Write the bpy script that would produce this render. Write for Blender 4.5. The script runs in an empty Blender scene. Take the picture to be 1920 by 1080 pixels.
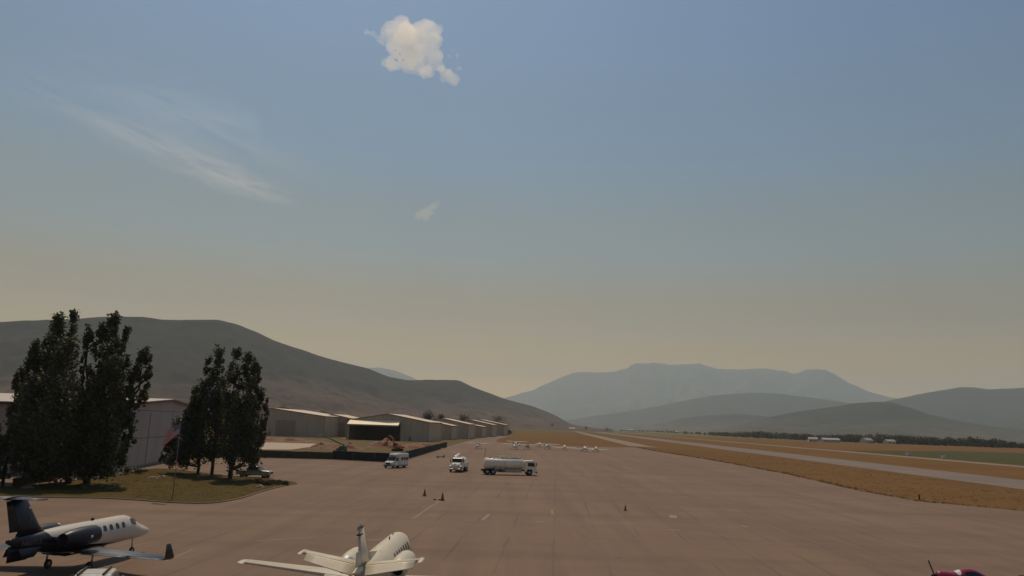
import bpy, bmesh, math, random
import numpy as np
from mathutils import Vector, Matrix, noise
from mathutils.geometry import tessellate_polygon

rnd = random.Random(7)
nrs = np.random.RandomState(11)
sc = bpy.context.scene
COL = sc.collection
R_ = math.radians

# ------------------------------------------------------------------ camera
CAM_F, CAM_H, CAM_PITCH, CAM_ROLL = 1420.0, 9.3, R_(10.3), R_(1.8)
_f = Vector((0, math.cos(CAM_PITCH), math.sin(CAM_PITCH)))
_r = Vector((1, 0, 0)); _u = _r.cross(_f)
_c, _s = math.cos(CAM_ROLL), math.sin(CAM_ROLL)
CR, CU, CF = _r * _c + _u * _s, _u * _c - _r * _s, _f
cam_data = bpy.data.cameras.new('camera')
cam_data.sensor_width = 36.0
cam_data.lens = CAM_F / 1920.0 * 36.0
cam_data.clip_start = 0.5
cam_data.clip_end = 120000.0
cam = bpy.data.objects.new('camera', cam_data)
COL.objects.link(cam)
cam.matrix_world = Matrix(((CR.x, CU.x, -CF.x, 0), (CR.y, CU.y, -CF.y, 0), (CR.z, CU.z, -CF.z, CAM_H), (0, 0, 0, 1)))
sc.camera = cam

# ------------------------------------------------------------------ light
SUN_EL, SUN_AZ = R_(60.0), R_(-15.0)        # azimuth from +Y, positive to the right
world = bpy.data.worlds.new('World')
sc.world = world
world.use_nodes = True
nt = world.node_tree
nt.nodes.clear()
w_out = nt.nodes.new('ShaderNodeOutputWorld')
w_bg = nt.nodes.new('ShaderNodeBackground')
w_sky = nt.nodes.new('ShaderNodeTexSky')
w_sky.sky_type = 'NISHITA'
w_sky.sun_disc = False
w_sky.sun_elevation = SUN_EL
w_sky.sun_rotation = SUN_AZ
w_sky.altitude = 1700
w_sky.air_density = 1.0
w_sky.dust_density = 4.0
w_sky.ozone_density = 1.0
w_bg.inputs['Strength'].default_value = 0.10
nt.links.new(w_bg.outputs[0], w_out.inputs[0])
# wildfire smoke in the upper air: filters the sky towards tan low down, thinning out with height, all round
w_tc = nt.nodes.new('ShaderNodeTexCoord')
w_sep = nt.nodes.new('ShaderNodeSeparateXYZ')
nt.links.new(w_tc.outputs['Generated'], w_sep.inputs[0])
w_ramp = nt.nodes.new('ShaderNodeValToRGB')
w_ramp.color_ramp.interpolation = 'EASE'
SMOKE = [(0.0, (1.35, 0.66, 0.1)), (0.04, (1.35, 0.66, 0.1)), (0.075, (1.02, 0.45, 0.06)), (0.137, (0.721, 0.433, 0.206)), (0.24, (0.617, 0.583, 0.434)), (0.371, (0.536, 0.661, 0.641)), (0.506, (0.535, 0.69, 0.753)), (1.0, (0.5, 0.64, 0.74))]
el = w_ramp.color_ramp.elements
el[0].position = SMOKE[0][0]; el[0].color = (*SMOKE[0][1], 1)
el[1].position = SMOKE[-1][0]; el[1].color = (*SMOKE[-1][1], 1)
for p, c in SMOKE[1:-1]:
    e = el.new(p); e.color = (*c, 1)
nt.links.new(w_sep.outputs['Z'], w_ramp.inputs[0])
w_mul = nt.nodes.new('ShaderNodeMix'); w_mul.data_type = 'RGBA'; w_mul.blend_type = 'MULTIPLY'
w_mul.inputs['Factor'].default_value = 1.0
nt.links.new(w_sky.outputs[0], w_mul.inputs['A'])
nt.links.new(w_ramp.outputs[0], w_mul.inputs['B'])
nt.links.new(w_mul.outputs['Result'], w_bg.inputs['Color'])

sun_d = bpy.data.lights.new('sun', 'SUN')
sun_d.energy = 2.6
sun_d.angle = R_(0.6)
sun_d.color = (1.0, 0.77, 0.48)
sun = bpy.data.objects.new('sun', sun_d)
COL.objects.link(sun)
SUN_DIR = Vector((math.sin(SUN_AZ) * math.cos(SUN_EL), math.cos(SUN_AZ) * math.cos(SUN_EL), math.sin(SUN_EL)))
sun.rotation_euler = SUN_DIR.to_track_quat('Z', 'Y').to_euler()
sun.location = SUN_DIR * 500

sc.view_settings.view_transform = 'Standard'
sc.view_settings.look = 'None'
sc.view_settings.exposure = 0.0
sc.view_settings.gamma = 1.0
sc.render.engine = 'CYCLES'
sc.cycles.use_denoising = True
sc.cycles.max_bounces = 6
sc.cycles.volume_bounces = 2
sc.cycles.transparent_max_bounces = 24
HAZE_DENSITY = 6.0e-5

# ------------------------------------------------------------------ helpers
def pray(px, py):
    return (CF * CAM_F + CR * (px - 960) - CU * (py - 540)).normalized()

def gp(px, py, z=0.0):
    """point of the level z seen at photograph pixel px, py"""
    d = pray(px, py)
    t = (z - CAM_H) / d.z
    return Vector((0, 0, CAM_H)) + d * t

def at_y(px, py, y):
    d = pray(px, py)
    return Vector((0, 0, CAM_H)) + d * (y / d.y)

MATS = {}
def principled(name):
    m = bpy.data.materials.new(name); m.use_nodes = True
    n = m.node_tree.nodes; b = n['Principled BSDF']
    MATS[name] = m
    return m, m.node_tree, b

def mat(name, color, rough=0.6, metal=0.0, var=0.12, scale=3.0, bump=0.0, bscale=20.0, coat=0.0, dirt=None, dirt_amt=0.5, dscale=0.6, spec=0.5):
    """plain painted / natural surface with a little tonal variation, optional dirt"""
    if name in MATS: return MATS[name]
    m, t, b = principled(name)
    L = t.links.new
    tc = t.nodes.new('ShaderNodeTexCoord')
    nz = t.nodes.new('ShaderNodeTexNoise'); nz.inputs['Scale'].default_value = scale; nz.inputs['Detail'].default_value = 5
    L(tc.outputs['Object'], nz.inputs['Vector'])
    mx = t.nodes.new('ShaderNodeMix'); mx.data_type = 'RGBA'
    c = Vector(color)
    mx.inputs['A'].default_value = (*(c * (1 - var)), 1); mx.inputs['B'].default_value = (*(c * (1 + var)), 1)
    L(nz.outputs['Fac'], mx.inputs['Factor'])
    out = mx.outputs['Result']
    if dirt:
        n2 = t.nodes.new('ShaderNodeTexNoise'); n2.inputs['Scale'].default_value = dscale; n2.inputs['Detail'].default_value = 7; n2.inputs['Roughness'].default_value = 0.7
        L(tc.outputs['Object'], n2.inputs['Vector'])
        rp = t.nodes.new('ShaderNodeMapRange'); rp.inputs['From Min'].default_value = 0.48; rp.inputs['From Max'].default_value = 0.72; rp.inputs['To Max'].default_value = dirt_amt
        L(n2.outputs['Fac'], rp.inputs['Value'])
        m2 = t.nodes.new('ShaderNodeMix'); m2.data_type = 'RGBA'
        L(rp.outputs['Result'], m2.inputs['Factor']); L(out, m2.inputs['A']); m2.inputs['B'].default_value = (*dirt, 1)
        out = m2.outputs['Result']
    L(out, b.inputs['Base Color'])
    b.inputs['Roughness'].default_value = rough
    b.inputs['Metallic'].default_value = metal
    b.inputs['Coat Weight'].default_value = coat
    b.inputs['Specular IOR Level'].default_value = spec
    if bump:
        n3 = t.nodes.new('ShaderNodeTexNoise'); n3.inputs['Scale'].default_value = bscale; n3.inputs['Detail'].default_value = 4
        L(tc.outputs['Object'], n3.inputs['Vector'])
        bp = t.nodes.new('ShaderNodeBump'); bp.inputs['Strength'].default_value = bump; bp.inputs['Distance'].default_value = 0.05
        L(n3.outputs['Fac'], bp.inputs['Height']); L(bp.outputs[0], b.inputs['Normal'])
    return m

class MB:
    """collects shapes and links them as ONE mesh object"""
    def __init__(self): self.v = []; self.f = []; self.mi = []; self.sm = []
    def add(self, vs, fs, mi=0, smooth=False):
        o = len(self.v)
        self.v += [tuple(p) for p in vs]
        for f in fs:
            self.f.append([i + o for i in f]); self.mi.append(mi); self.sm.append(smooth)
        return self
    def box(self, c, s, rot=None, mi=0):
        x, y, z = s[0] / 2, s[1] / 2, s[2] / 2
        vs = [Vector(p) for p in ((-x,-y,-z),(x,-y,-z),(x,y,-z),(-x,y,-z),(-x,-y,z),(x,-y,z),(x,y,z),(-x,y,z))]
        if rot is not None: vs = [rot @ p for p in vs]
        c = Vector(c)
        return self.add([p + c for p in vs], [(0,3,2,1),(4,5,6,7),(0,1,5,4),(1,2,6,5),(2,3,7,6),(3,0,4,7)], mi)
    def bar(self, a, b, w, h=None, mi=0):
        a, b = Vector(a), Vector(b); d = b - a
        q = d.to_track_quat('X', 'Z').to_matrix()
        return self.box((a + b) / 2, (d.length, w, h or w), q, mi)
    def tube(self, pts, rad, n=8, mi=0, caps=True, smooth=True):
        pts = [Vector(p) for p in pts]
        if not hasattr(rad, '__len__'): rad = [rad] * len(pts)
        vs = []; fs = []
        up = None
        for i, p in enumerate(pts):
            d = (pts[min(i + 1, len(pts) - 1)] - pts[max(i - 1, 0)]).normalized()
            q = d.to_track_quat('Z', 'Y').to_matrix()
            for k in range(n):
                a = 2 * math.pi * k / n
                vs.append(p + q @ Vector((math.cos(a) * rad[i], math.sin(a) * rad[i], 0)))
        for i in range(len(pts) - 1):
            for k in range(n):
                fs.append((i*n+k, i*n+(k+1)%n, (i+1)*n+(k+1)%n, (i+1)*n+k))
        self.add(vs, fs, mi, smooth)
        if caps:
            m = len(pts) - 1
            o = len(self.v) - len(vs)
            self.f.append([o + k for k in reversed(range(n))]); self.mi.append(mi); self.sm.append(False)
            self.f.append([o + m*n + k for k in range(n)]); self.mi.append(mi); self.sm.append(False)
        return self
    def loft(self, rings, mi=0, closed=True, cap0=True, cap1=True, smooth=True):
        n = len(rings[0]); vs = [p for r in rings for p in r]; fs = []
        for i in range(len(rings) - 1):
            for k in range(n if closed else n - 1):
                fs.append((i*n+k, i*n+(k+1)%n, (i+1)*n+(k+1)%n, (i+1)*n+k))
        o = len(self.v)
        self.add(vs, fs, mi, smooth)
        if cap0: self.f.append([o + k for k in reversed(range(n))]); self.mi.append(mi); self.sm.append(False)
        if cap1: self.f.append([o + (len(rings)-1)*n + k for k in range(n)]); self.mi.append(mi); self.sm.append(False)
        return self
    def lathe(self, prof, axis='X', n=16, c=(0,0,0), mi=0, cap0=False, cap1=False):
        rings = []
        c = Vector(c)
        for a, r in prof:
            ring = []
            for k in range(n):
                t = 2 * math.pi * k / n
                p = (a, r*math.cos(t), r*math.sin(t)) if axis == 'X' else ((r*math.cos(t), a, -r*math.sin(t)) if axis == 'Y' else (r*math.cos(t), r*math.sin(t), a))
                ring.append(c + Vector(p))
            rings.append(ring)
        return self.loft(rings, mi, True, cap0, cap1)
    def prism(self, prof, y0, y1, mi=0, inset=None):
        """profile in x,z extruded along y; inset(x,z) narrows the half width"""
        n = len(prof); vs = []
        ym = (y0 + y1) / 2
        for y in (y0, y1):
            for x, z in prof:
                k = inset(x, z) if inset else 0.0
                vs.append((x, y + (k if y < ym else -k), z))
        fs = [tuple(range(n)), tuple(reversed(range(n, 2 * n)))]
        for i in range(n):
            j = (i + 1) % n
            fs.append((i, i + n, j + n, j))
        return self.add(vs, fs, mi)
    def xform(self, M):
        self.v = [tuple(M @ Vector(p)) for p in self.v]; return self
    def mesh(self, name, mats):
        me = bpy.data.meshes.new(name)
        me.from_pydata(self.v, [], self.f)
        if not isinstance(mats, (list, tuple)): mats = [mats]
        for m in mats: me.materials.append(m)
        if len(mats) > 1: me.polygons.foreach_set('material_index', self.mi)
        if any(self.sm): me.polygons.foreach_set('use_smooth', self.sm)
        me.update()
        bm = bmesh.new(); bm.from_mesh(me)
        bmesh.ops.recalc_face_normals(bm, faces=bm.faces)
        bm.to_mesh(me); bm.free()
        return me
    def build(self, name, mats, parent=None, loc=None, bevel=0.0, label=None):
        o = bpy.data.objects.new(name, self.mesh(name, mats))
        COL.objects.link(o)
        if parent: o.parent = parent
        if loc is not None: o.location = loc
        if bevel:
            b = o.modifiers.new('bevel', 'BEVEL'); b.width = bevel; b.segments = 2; b.limit_method = 'ANGLE'; b.angle_limit = R_(35)
        if label: o['label'] = label
        return o

def tag(o, label=None, cat=None, group=None, kind=None):
    if label: o['label'] = label
    if cat: o['category'] = cat
    if group: o['group'] = group
    if kind: o['kind'] = kind
    return o

def thing(name, label, cat, loc=(0,0,0), rz=0.0, group=None):
    o = bpy.data.objects.new(name, None); COL.objects.link(o)
    o.empty_display_size = 0.5
    o.location = loc; o.rotation_euler = (0, 0, rz)
    return tag(o, label, cat, group)

def link_mesh(name, me, parent=None, loc=None, rot=None):
    o = bpy.data.objects.new(name, me); COL.objects.link(o)
    if parent: o.parent = parent
    if loc is not None: o.location = loc
    if rot is not None: o.rotation_euler = rot
    return o

def dup(root, loc, rz, label=None, scale=None):
    c = root.copy(); COL.objects.link(c); c.location = loc; c.rotation_euler = (0, 0, rz)
    if scale: c.scale = (scale,) * 3
    if label: c['label'] = label
    def rec(src, dst):
        for ch in list(src.children):
            d = ch.copy(); COL.objects.link(d); d.parent = dst
            rec(ch, d)
    rec(root, c)
    return c

def poly_sheet(name, pts, z, m, kind='structure', parent=None):
    V = [Vector((p[0], p[1], z)) for p in pts]
    tris = tessellate_polygon([V])
    fs = []
    for a, b, c in tris:
        n = (V[b] - V[a]).cross(V[c] - V[a]).z
        if abs(n) > 1e-9: fs.append((a, b, c) if n > 0 else (a, c, b))
    me = bpy.data.meshes.new(name); me.from_pydata(V, [], fs); me.update()
    me.materials.append(m)
    o = bpy.data.objects.new(name, me); COL.objects.link(o)
    if parent: o.parent = parent
    elif kind: o['kind'] = kind
    return o

def smooth_poly(pts, n=4):
    """closed Catmull-Rom through 2D points"""
    out = []; N = len(pts)
    P = [Vector((p[0], p[1])) for p in pts]
    for i in range(N):
        a, b, c, d = P[i-1], P[i], P[(i+1) % N], P[(i+2) % N]
        for k in range(n):
            t = k / n
            out.append(0.5 * ((2*b) + (c - a)*t + (2*a - 5*b + 4*c - d)*t*t + (3*b - a - 3*c + d)*t**3))
    return out
# ------------------------------------------------------------------ ground materials
RWY = R_(3.6)                                       # the runway runs 3.6 degrees right of the camera axis
RDIR = Vector((math.sin(RWY), math.cos(RWY), 0)); RNOR = Vector((math.cos(RWY), -math.sin(RWY), 0))
def rw(lat, along): 
    p = RNOR * lat + RDIR * along
    return (p.x, p.y)

class NG:
    """small node-graph helper"""
    def __init__(s, name):
        s.m, s.t, s.b = principled(name); s.tc = s.t.nodes.new('ShaderNodeTexCoord')
    def link(s, a, b): s.t.links.new(a, b)
    def mapping(s, scale=(1,1,1), rz=0.0, src='Object'):
        n = s.t.nodes.new('ShaderNodeMapping'); n.inputs['Scale'].default_value = scale; n.inputs['Rotation'].default_value = (0, 0, rz)
        s.link(s.tc.outputs[src], n.inputs['Vector']); return n.outputs[0]
    def noise(s, vec, scale, detail=5, rough=0.55, dist=0.0):
        n = s.t.nodes.new('ShaderNodeTexNoise'); n.inputs['Scale'].default_value = scale; n.inputs['Detail'].default_value = detail
        n.inputs['Roughness'].default_value = rough; n.inputs['Distortion'].default_value = dist
        s.link(vec, n.inputs['Vector']); return n.outputs['Fac']
    def rng(s, v, a, b, c=0.0, d=1.0):
        n = s.t.nodes.new('ShaderNodeMapRange'); n.inputs['From Min'].default_value = a; n.inputs['From Max'].default_value = b
        n.inputs['To Min'].default_value = c; n.inputs['To Max'].default_value = d
        s.link(v, n.inputs['Value']); return n.outputs['Result']
    def math(s, op, a, b=None, c=None):
        n = s.t.nodes.new('ShaderNodeMath'); n.operation = op
        for i, v in enumerate((a, b, c)):
            if v is None: continue
            if isinstance(v, (int, float)): n.inputs[i].default_value = v
            else: s.link(v, n.inputs[i])
        return n.outputs[0]
    def mix(s, f, a, b, mode='MIX'):
        n = s.t.nodes.new('ShaderNodeMix'); n.data_type = 'RGBA'; n.blend_type = mode
        for k, v in (('Factor', f), ('A', a), ('B', b)):
            if isinstance(v, (int, float)): n.inputs[k].default_value = v
            elif isinstance(v, tuple): n.inputs[k].default_value = (*v, 1)
            else: s.link(v, n.inputs[k])
        return n.outputs['Result']
    def sep(s, vec):
        n = s.t.nodes.new('ShaderNodeSeparateXYZ'); s.link(vec, n.inputs[0]); return n.outputs
    def bump(s, h, strength, dist=0.05):
        n = s.t.nodes.new('ShaderNodeBump'); n.inputs['Strength'].default_value = strength; n.inputs['Distance'].default_value = dist
        s.link(h, n.inputs['Height']); s.link(n.outputs[0], s.b.inputs['Normal'])
    def done(s, col, rough=0.9, spec=0.2):
        s.link(col, s.b.inputs['Base Color'])
        if isinstance(rough, (int, float)): s.b.inputs['Roughness'].default_value = rough
        else: s.link(rough, s.b.inputs['Roughness'])
        s.b.inputs['Specular IOR Level'].default_value = spec
        return s.m

def asphalt_mat(name, base, lanes=True):
    g = NG(name)
    flat = g.mapping()
    rot = g.mapping(rz=RWY)
    u = g.sep(rot)[0]; v = g.sep(rot)[1]
    big = g.noise(flat, 0.035, 6, 0.6)
    mid = g.noise(flat, 0.35, 6, 0.65)
    fine = g.noise(flat, 9.0, 4, 0.7)
    streak = g.noise(g.mapping((0.32, 0.014, 1), RWY), 1.0, 5, 0.6)
    cross = g.noise(g.mapping((0.012, 0.16, 1), RWY), 1.0, 5, 0.6)
    c = Vector(base)
    col = g.mix(g.rng(big, 0.3, 0.7), tuple(c * 0.86), tuple(c * 1.12))
    col = g.mix(g.math('MULTIPLY', g.rng(streak, 0.42, 0.72), 0.62), col, tuple(Vector((c.x*0.62, c.y*0.64, c.z*0.68))))
    col = g.mix(g.math('MULTIPLY', g.rng(cross, 0.47, 0.74), 0.62), col, tuple(Vector((c.x*0.60, c.y*0.62, c.z*0.64))))
    col = g.mix(g.math('MULTIPLY', g.rng(mid, 0.42, 0.7), 0.16), col, tuple(c * 1.45))
    if lanes:
        lu = g.math('DIVIDE', u, 3.8)
        wn = g.t.nodes.new('ShaderNodeTexWhiteNoise'); wn.noise_dimensions = '1D'
        g.link(g.math('FLOOR', lu), wn.inputs['W'])
        col = g.mix(g.math('MULTIPLY', wn.outputs['Value'], 0.10), col, tuple(c * 0.6))
        # sealed seams between paving lanes and across them, wavering and broken
        wob = g.math('MULTIPLY', g.math('SUBTRACT', g.noise(flat, 0.25, 3), 0.5), 0.10)
        fr = g.math('FRACT', g.math('ADD', lu, wob))
        d = g.math('MINIMUM', fr, g.math('SUBTRACT', 1.0, fr))
        line = g.math('LESS_THAN', d, 0.024)
        brk = g.rng(g.noise(flat, 0.06, 3), 0.45, 0.58)
        col = g.mix(g.math('MULTIPLY', g.math('MULTIPLY', line, brk), 0.40), col, (0.055, 0.045, 0.042))
        wob2 = g.math('MULTIPLY', g.math('SUBTRACT', g.noise(flat, 0.12, 4), 0.5), 0.30)
        fr2 = g.math('FRACT', g.math('ADD', g.math('DIVIDE', v, 17.0), wob2))
        d2 = g.math('MINIMUM', fr2, g.math('SUBTRACT', 1.0, fr2))
        line2 = g.math('LESS_THAN', d2, 0.008)
        brk2 = g.rng(g.noise(flat, 0.045, 3), 0.50, 0.62)
        col = g.mix(g.math('MULTIPLY', g.math('MULTIPLY', line2, brk2), 0.45), col, (0.055, 0.045, 0.042))
        # oil drips where aircraft stand
        vo = g.t.nodes.new('ShaderNodeTexVoronoi'); vo.inputs['Scale'].default_value = 0.16
        g.link(flat, vo.inputs['Vector'])
        sp = g.math('LESS_THAN', g.math('ADD', vo.outputs['Distance'], g.math('MULTIPLY', g.noise(flat, 2.0), 0.08)), 0.10)
        col = g.mix(g.math('MULTIPLY', sp, 0.35), col, (0.06, 0.048, 0.042))
    col = g.mix(g.math('MULTIPLY', g.rng(fine, 0.35, 0.75), 0.22), col, tuple(c * 0.7))
    g.bump(fine, 0.25, 0.02)
    return g.done(col, 0.86, 0.25)

M_apron = asphalt_mat('apron_asphalt', (0.206, 0.139, 0.102))
M_taxi = asphalt_mat('taxiway_asphalt', (0.25, 0.20, 0.165), False)
M_runway = asphalt_mat('runway_asphalt', (0.205, 0.165, 0.145), False)

g = NG('dry_grass_ground')
flat = g.mapping()
n1 = g.noise(flat, 0.02, 6, 0.6); n2 = g.noise(flat, 0.35, 6, 0.7); n3 = g.noise(flat, 3.0, 4, 0.7); n4 = g.noise(flat, 0.0011, 4, 0.5)
alng = g.noise(g.mapping((0.5, 0.03, 1), RWY), 1.0, 5, 0.65)
col = g.mix(g.rng(n1, 0.35, 0.65), (0.140, 0.070, 0.023), (0.175, 0.096, 0.036))
col = g.mix(g.math('MULTIPLY', g.rng(alng, 0.45, 0.7), 0.5), col, (0.135, 0.078, 0.030))
col = g.mix(g.math('MULTIPLY', g.rng(n2, 0.45, 0.75), 0.45), col, (0.105, 0.078, 0.034))
col = g.mix(g.math('MULTIPLY', g.rng(n3, 0.4, 0.8), 0.35), col, (0.19, 0.115, 0.05))
far = g.rng(g.sep(flat)[1], 900, 2200)
fields = g.mix(g.rng(n4, 0.42, 0.58), (0.16, 0.125, 0.06), (0.065, 0.085, 0.035))
col = g.mix(far, col, fields)
g.bump(n3, 0.6, 0.2)
M_ground = g.done(col, 0.95, 0.1)

def grass_mat(name, a, b, c):
    g = NG(name); flat = g.mapping()
    col = g.mix(g.rng(g.noise(flat, 0.12, 5, 0.6), 0.35, 0.65), a, b)
    col = g.mix(g.math('MULTIPLY', g.rng(g.noise(flat, 1.2, 5, 0.7), 0.45, 0.75), 0.5), col, c)
    g.bump(g.noise(flat, 8.0, 4, 0.7), 0.7, 0.1)
    return g.done(col, 0.95, 0.1)
M_lawn = grass_mat('lawn_grass', (0.066, 0.054, 0.014), (0.092, 0.066, 0.022), (0.135, 0.088, 0.038))
M_green = grass_mat('irrigated_grass', (0.050, 0.062, 0.024), (0.075, 0.074, 0.032), (0.10, 0.085, 0.045))
M_scrub = grass_mat('dark_scrub_grass', (0.11, 0.085, 0.040), (0.15, 0.11, 0.055), (0.20, 0.14, 0.08))
M_conc = mat('pale_concrete', (0.42, 0.34, 0.27), 0.9, var=0.1, scale=0.4, bump=0.15, dirt=(0.25, 0.19, 0.14), dirt_amt=0.35)
M_kerb = mat('kerb_concrete', (0.24, 0.175, 0.13), 0.9, var=0.15, scale=2.0, dirt=(0.16, 0.12, 0.09), dirt_amt=0.5)
M_dirt = mat('bare_soil', (0.24, 0.145, 0.095), 0.95, var=0.2, scale=0.3, bump=0.4, bscale=2.0, dirt=(0.15, 0.10, 0.07))
M_line = mat('faded_line_paint', (0.27, 0.21, 0.165), 0.85, var=0.25, scale=2.5, dirt=(0.20, 0.16, 0.13), dirt_amt=0.9, dscale=2.0)
M_yline = mat('faded_yellow_paint', (0.26, 0.18, 0.11), 0.85, var=0.2, scale=2.5, dirt=(0.20, 0.16, 0.13), dirt_amt=0.9, dscale=2.0)

# ------------------------------------------------------------------ ground, paving
GR = 27000.0
bm = bmesh.new()
xs = [-GR, -6000, -1500, -400, 0, 400, 1500, 6000, GR]; ys = [-GR, -3000, -300, 200, 600, 1500, 4000, 9000, GR]
vv = [[bm.verts.new((x, y, -0.06)) for x in xs] for y in ys]
for j in range(len(ys) - 1):
    for i in range(len(xs) - 1): bm.faces.new((vv[j][i], vv[j][i+1], vv[j+1][i+1], vv[j+1][i]))
me = bpy.data.meshes.new('ground'); bm.to_mesh(me); bm.free(); me.materials.append(M_ground)
tag(link_mesh('ground', me), kind='structure')

def G2(*pp): return [tuple(gp(*p).xy) for p in pp]

edge_right = G2((1920,958),(1720,940),(1600,918),(1480,890),(1330,862),(1230,846),(1192,839))
apron_pts = [(140, 70), (110, 88)] + edge_right + G2((1090,837.5),(1000,833.5),(965,832.5),(930,828.5)) + G2((936,822.5),(962,817)) \
    + G2((955,815.6),(930,817.5),(900,821.5),(870,828.5),(842,837)) + [(-25, 300), (-26, 186), (-44, 192), (-75, 196), (-150, 200), (-260, 190), (-260, -40), (140, -40)]
apron = poly_sheet('apron', apron_pts, 0.0, M_apron)
nr = gp(1600, 876)
runway = poly_sheet('runway', [rw(93, -60), rw(116, -60), rw(116, 1900), rw(93, 1900)], -0.03, M_runway)
c0 = RNOR.dot(gp(1195, 836)); a0 = RDIR.dot(gp(1195, 836))
taxiway = poly_sheet('taxiway', [rw(c0-5.5, a0-8), rw(c0+9, a0-26), rw(c0+8, a0), rw(c0+6, a0+1500), rw(c0-5, a0+1500)], -0.02, M_taxi)
road = poly_sheet('road', [rw(172, -60), rw(183, -60), rw(183, 2400), rw(172, 2400)], -0.03, M_taxi)
field = poly_sheet('green_field', [rw(188, 60), rw(189, 330), rw(190, 520), rw(330, 660), rw(620, 700), rw(900, 500), rw(900, 60)], -0.035, M_green)
scrub = poly_sheet('grass_verge', G2((838,838.5),(869,829),(900,821.8),(930,817.8),(905,814.5),(860,823),(805,830),(780,836)), -0.01, M_scrub)
yard = poly_sheet('construction_yard', [(-25.5, 312), (-26.5, 187), (-44, 193), (-75, 197), (-150, 201), (-150, 400), (-30, 400)], -0.02, M_scrub)

# faded paint on the apron
def stripe(pa, pb, w, m=None, name='painted_line'):
    a, b = gp(*pa), gp(*pb); d = (b - a).normalized(); n = Vector((d.y, -d.x, 0)) * (w / 2)
    o = poly_sheet(name, [(a-n).xy, (b-n).xy, (b+n).xy, (a+n).xy], 0.005, m or M_line, None, apron)
    return o
for pa, pb, w, m in [((775,972),(824,939),0.16,M_line), ((480,1014),(600,1007),0.14,M_line), ((690,1013),(716,1011),0.30,M_line), ((800,965),(822,966),0.35,M_line), ((905,975),(917,964),0.30,M_line),
                     ((850,975),(1120,985),0.12,M_yline), ((1005,978),(1018,978.5),0.35,M_line), ((1262,966),(1262,971),0.8,M_line), ((1255,993),(1275,994),0.4,M_line), ((1120,985),(1240,993),0.10,M_yline),
                     ((1035,955),(1036,965),0.25,M_yline), ((1240,993),(1420,1010),0.10,M_yline), ((310,1052),(362,1030),0.12,M_line), ((205,948),(215,947.6),0.25,M_line), ((1390,985),(1402,988),0.3,M_line),
                     ((700,920),(704,921),0.4,M_line), ((1440,985),(1540,1020),0.10,M_yline), ((600,962),(690,950),0.10,M_line)]:
    stripe(pa, pb, w, m)

# lawn island with kerb
isl_px = [(-40,934),(60,933),(140,934),(220,936),(300,941.5),(350,944),(400,943.5),(450,935),(490,922),(530,912),(556,907),(540,903.5),(505,900),(465,897),(420,892),(370,886),(330,881),(285,880),(245,887),(200,893),(150,900.5),(100,907),(40,912),(-40,918)]
isl = [gp(*p).xy for p in isl_px]
islc = smooth_poly(isl, 4)
lawn = poly_sheet('lawn', islc, 0.11, M_lawn)
mb = MB()
N = len(islc)
ins = []
for i in range(N):
    t = (islc[(i+1) % N] - islc[i-1]).normalized(); ins.append(Vector((t.y, -t.x)) * 0.16)
ctr = sum(islc, Vector((0, 0))) / N
sgn = 1 if (ins[0].dot(islc[0] - ctr) > 0) else -1
rings = []
for i in range(N):
    p = islc[i]; q = p + ins[i] * sgn
    rings.append([Vector((p.x, p.y, 0.13)), Vector((q.x, q.y, 0.125)), Vector((q.x, q.y, -0.03)), Vector((p.x, p.y, -0.03))])
rings.append(rings[0])
kerb = tag(mb.loft(rings, 0, True, False, False, False).build('kerb', M_kerb), kind='structure')

# ------------------------------------------------------------------ hills and mountains
def hill_mat(name, dark, brown, top, sc_=1.0, low=0.0, spread=300.0):
    g = NG(name); flat = g.mapping()
    n1 = g.noise(flat, 0.0016 * sc_, 8, 0.62); n2 = g.noise(flat, 0.012 * sc_, 7, 0.68); n3 = g.noise(flat, 0.05 * sc_, 4, 0.7)
    z = g.sep(flat)[2]
    hb = g.rng(g.math('ADD', z, g.math('MULTIPLY', g.math('SUBTRACT', n1, 0.5), spread * 2.2)), low, low + spread)
    col = g.mix(hb, brown, dark)
    col = g.mix(g.math('MULTIPLY', g.rng(n2, 0.44, 0.62), 0.75), col, tuple(Vector(dark) * 0.55))
    col = g.mix(g.math('MULTIPLY', g.rng(n1, 0.55, 0.75), 0.55), col, top)
    col = g.mix(g.math('MULTIPLY', g.rng(n3, 0.5, 0.7), 0.5), col, tuple(Vector(dark) * 0.45))
    return g.done(col, 1.0, 0.05)
M_hill = hill_mat('scrub_hillside', (0.046, 0.046, 0.048), (0.135, 0.092, 0.074), (0.085, 0.068, 0.060), 1.0, 20.0, 150.0)
M_mid = hill_mat('wooded_ridge', (0.045, 0.047, 0.044), (0.10, 0.082, 0.062), (0.068, 0.062, 0.050), 0.5, 20.0, 150.0)
M_far = hill_mat('rocky_massif', (0.10, 0.102, 0.09), (0.11, 0.105, 0.085), (0.24, 0.23, 0.20), 0.25, 100.0, 900.0)

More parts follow.
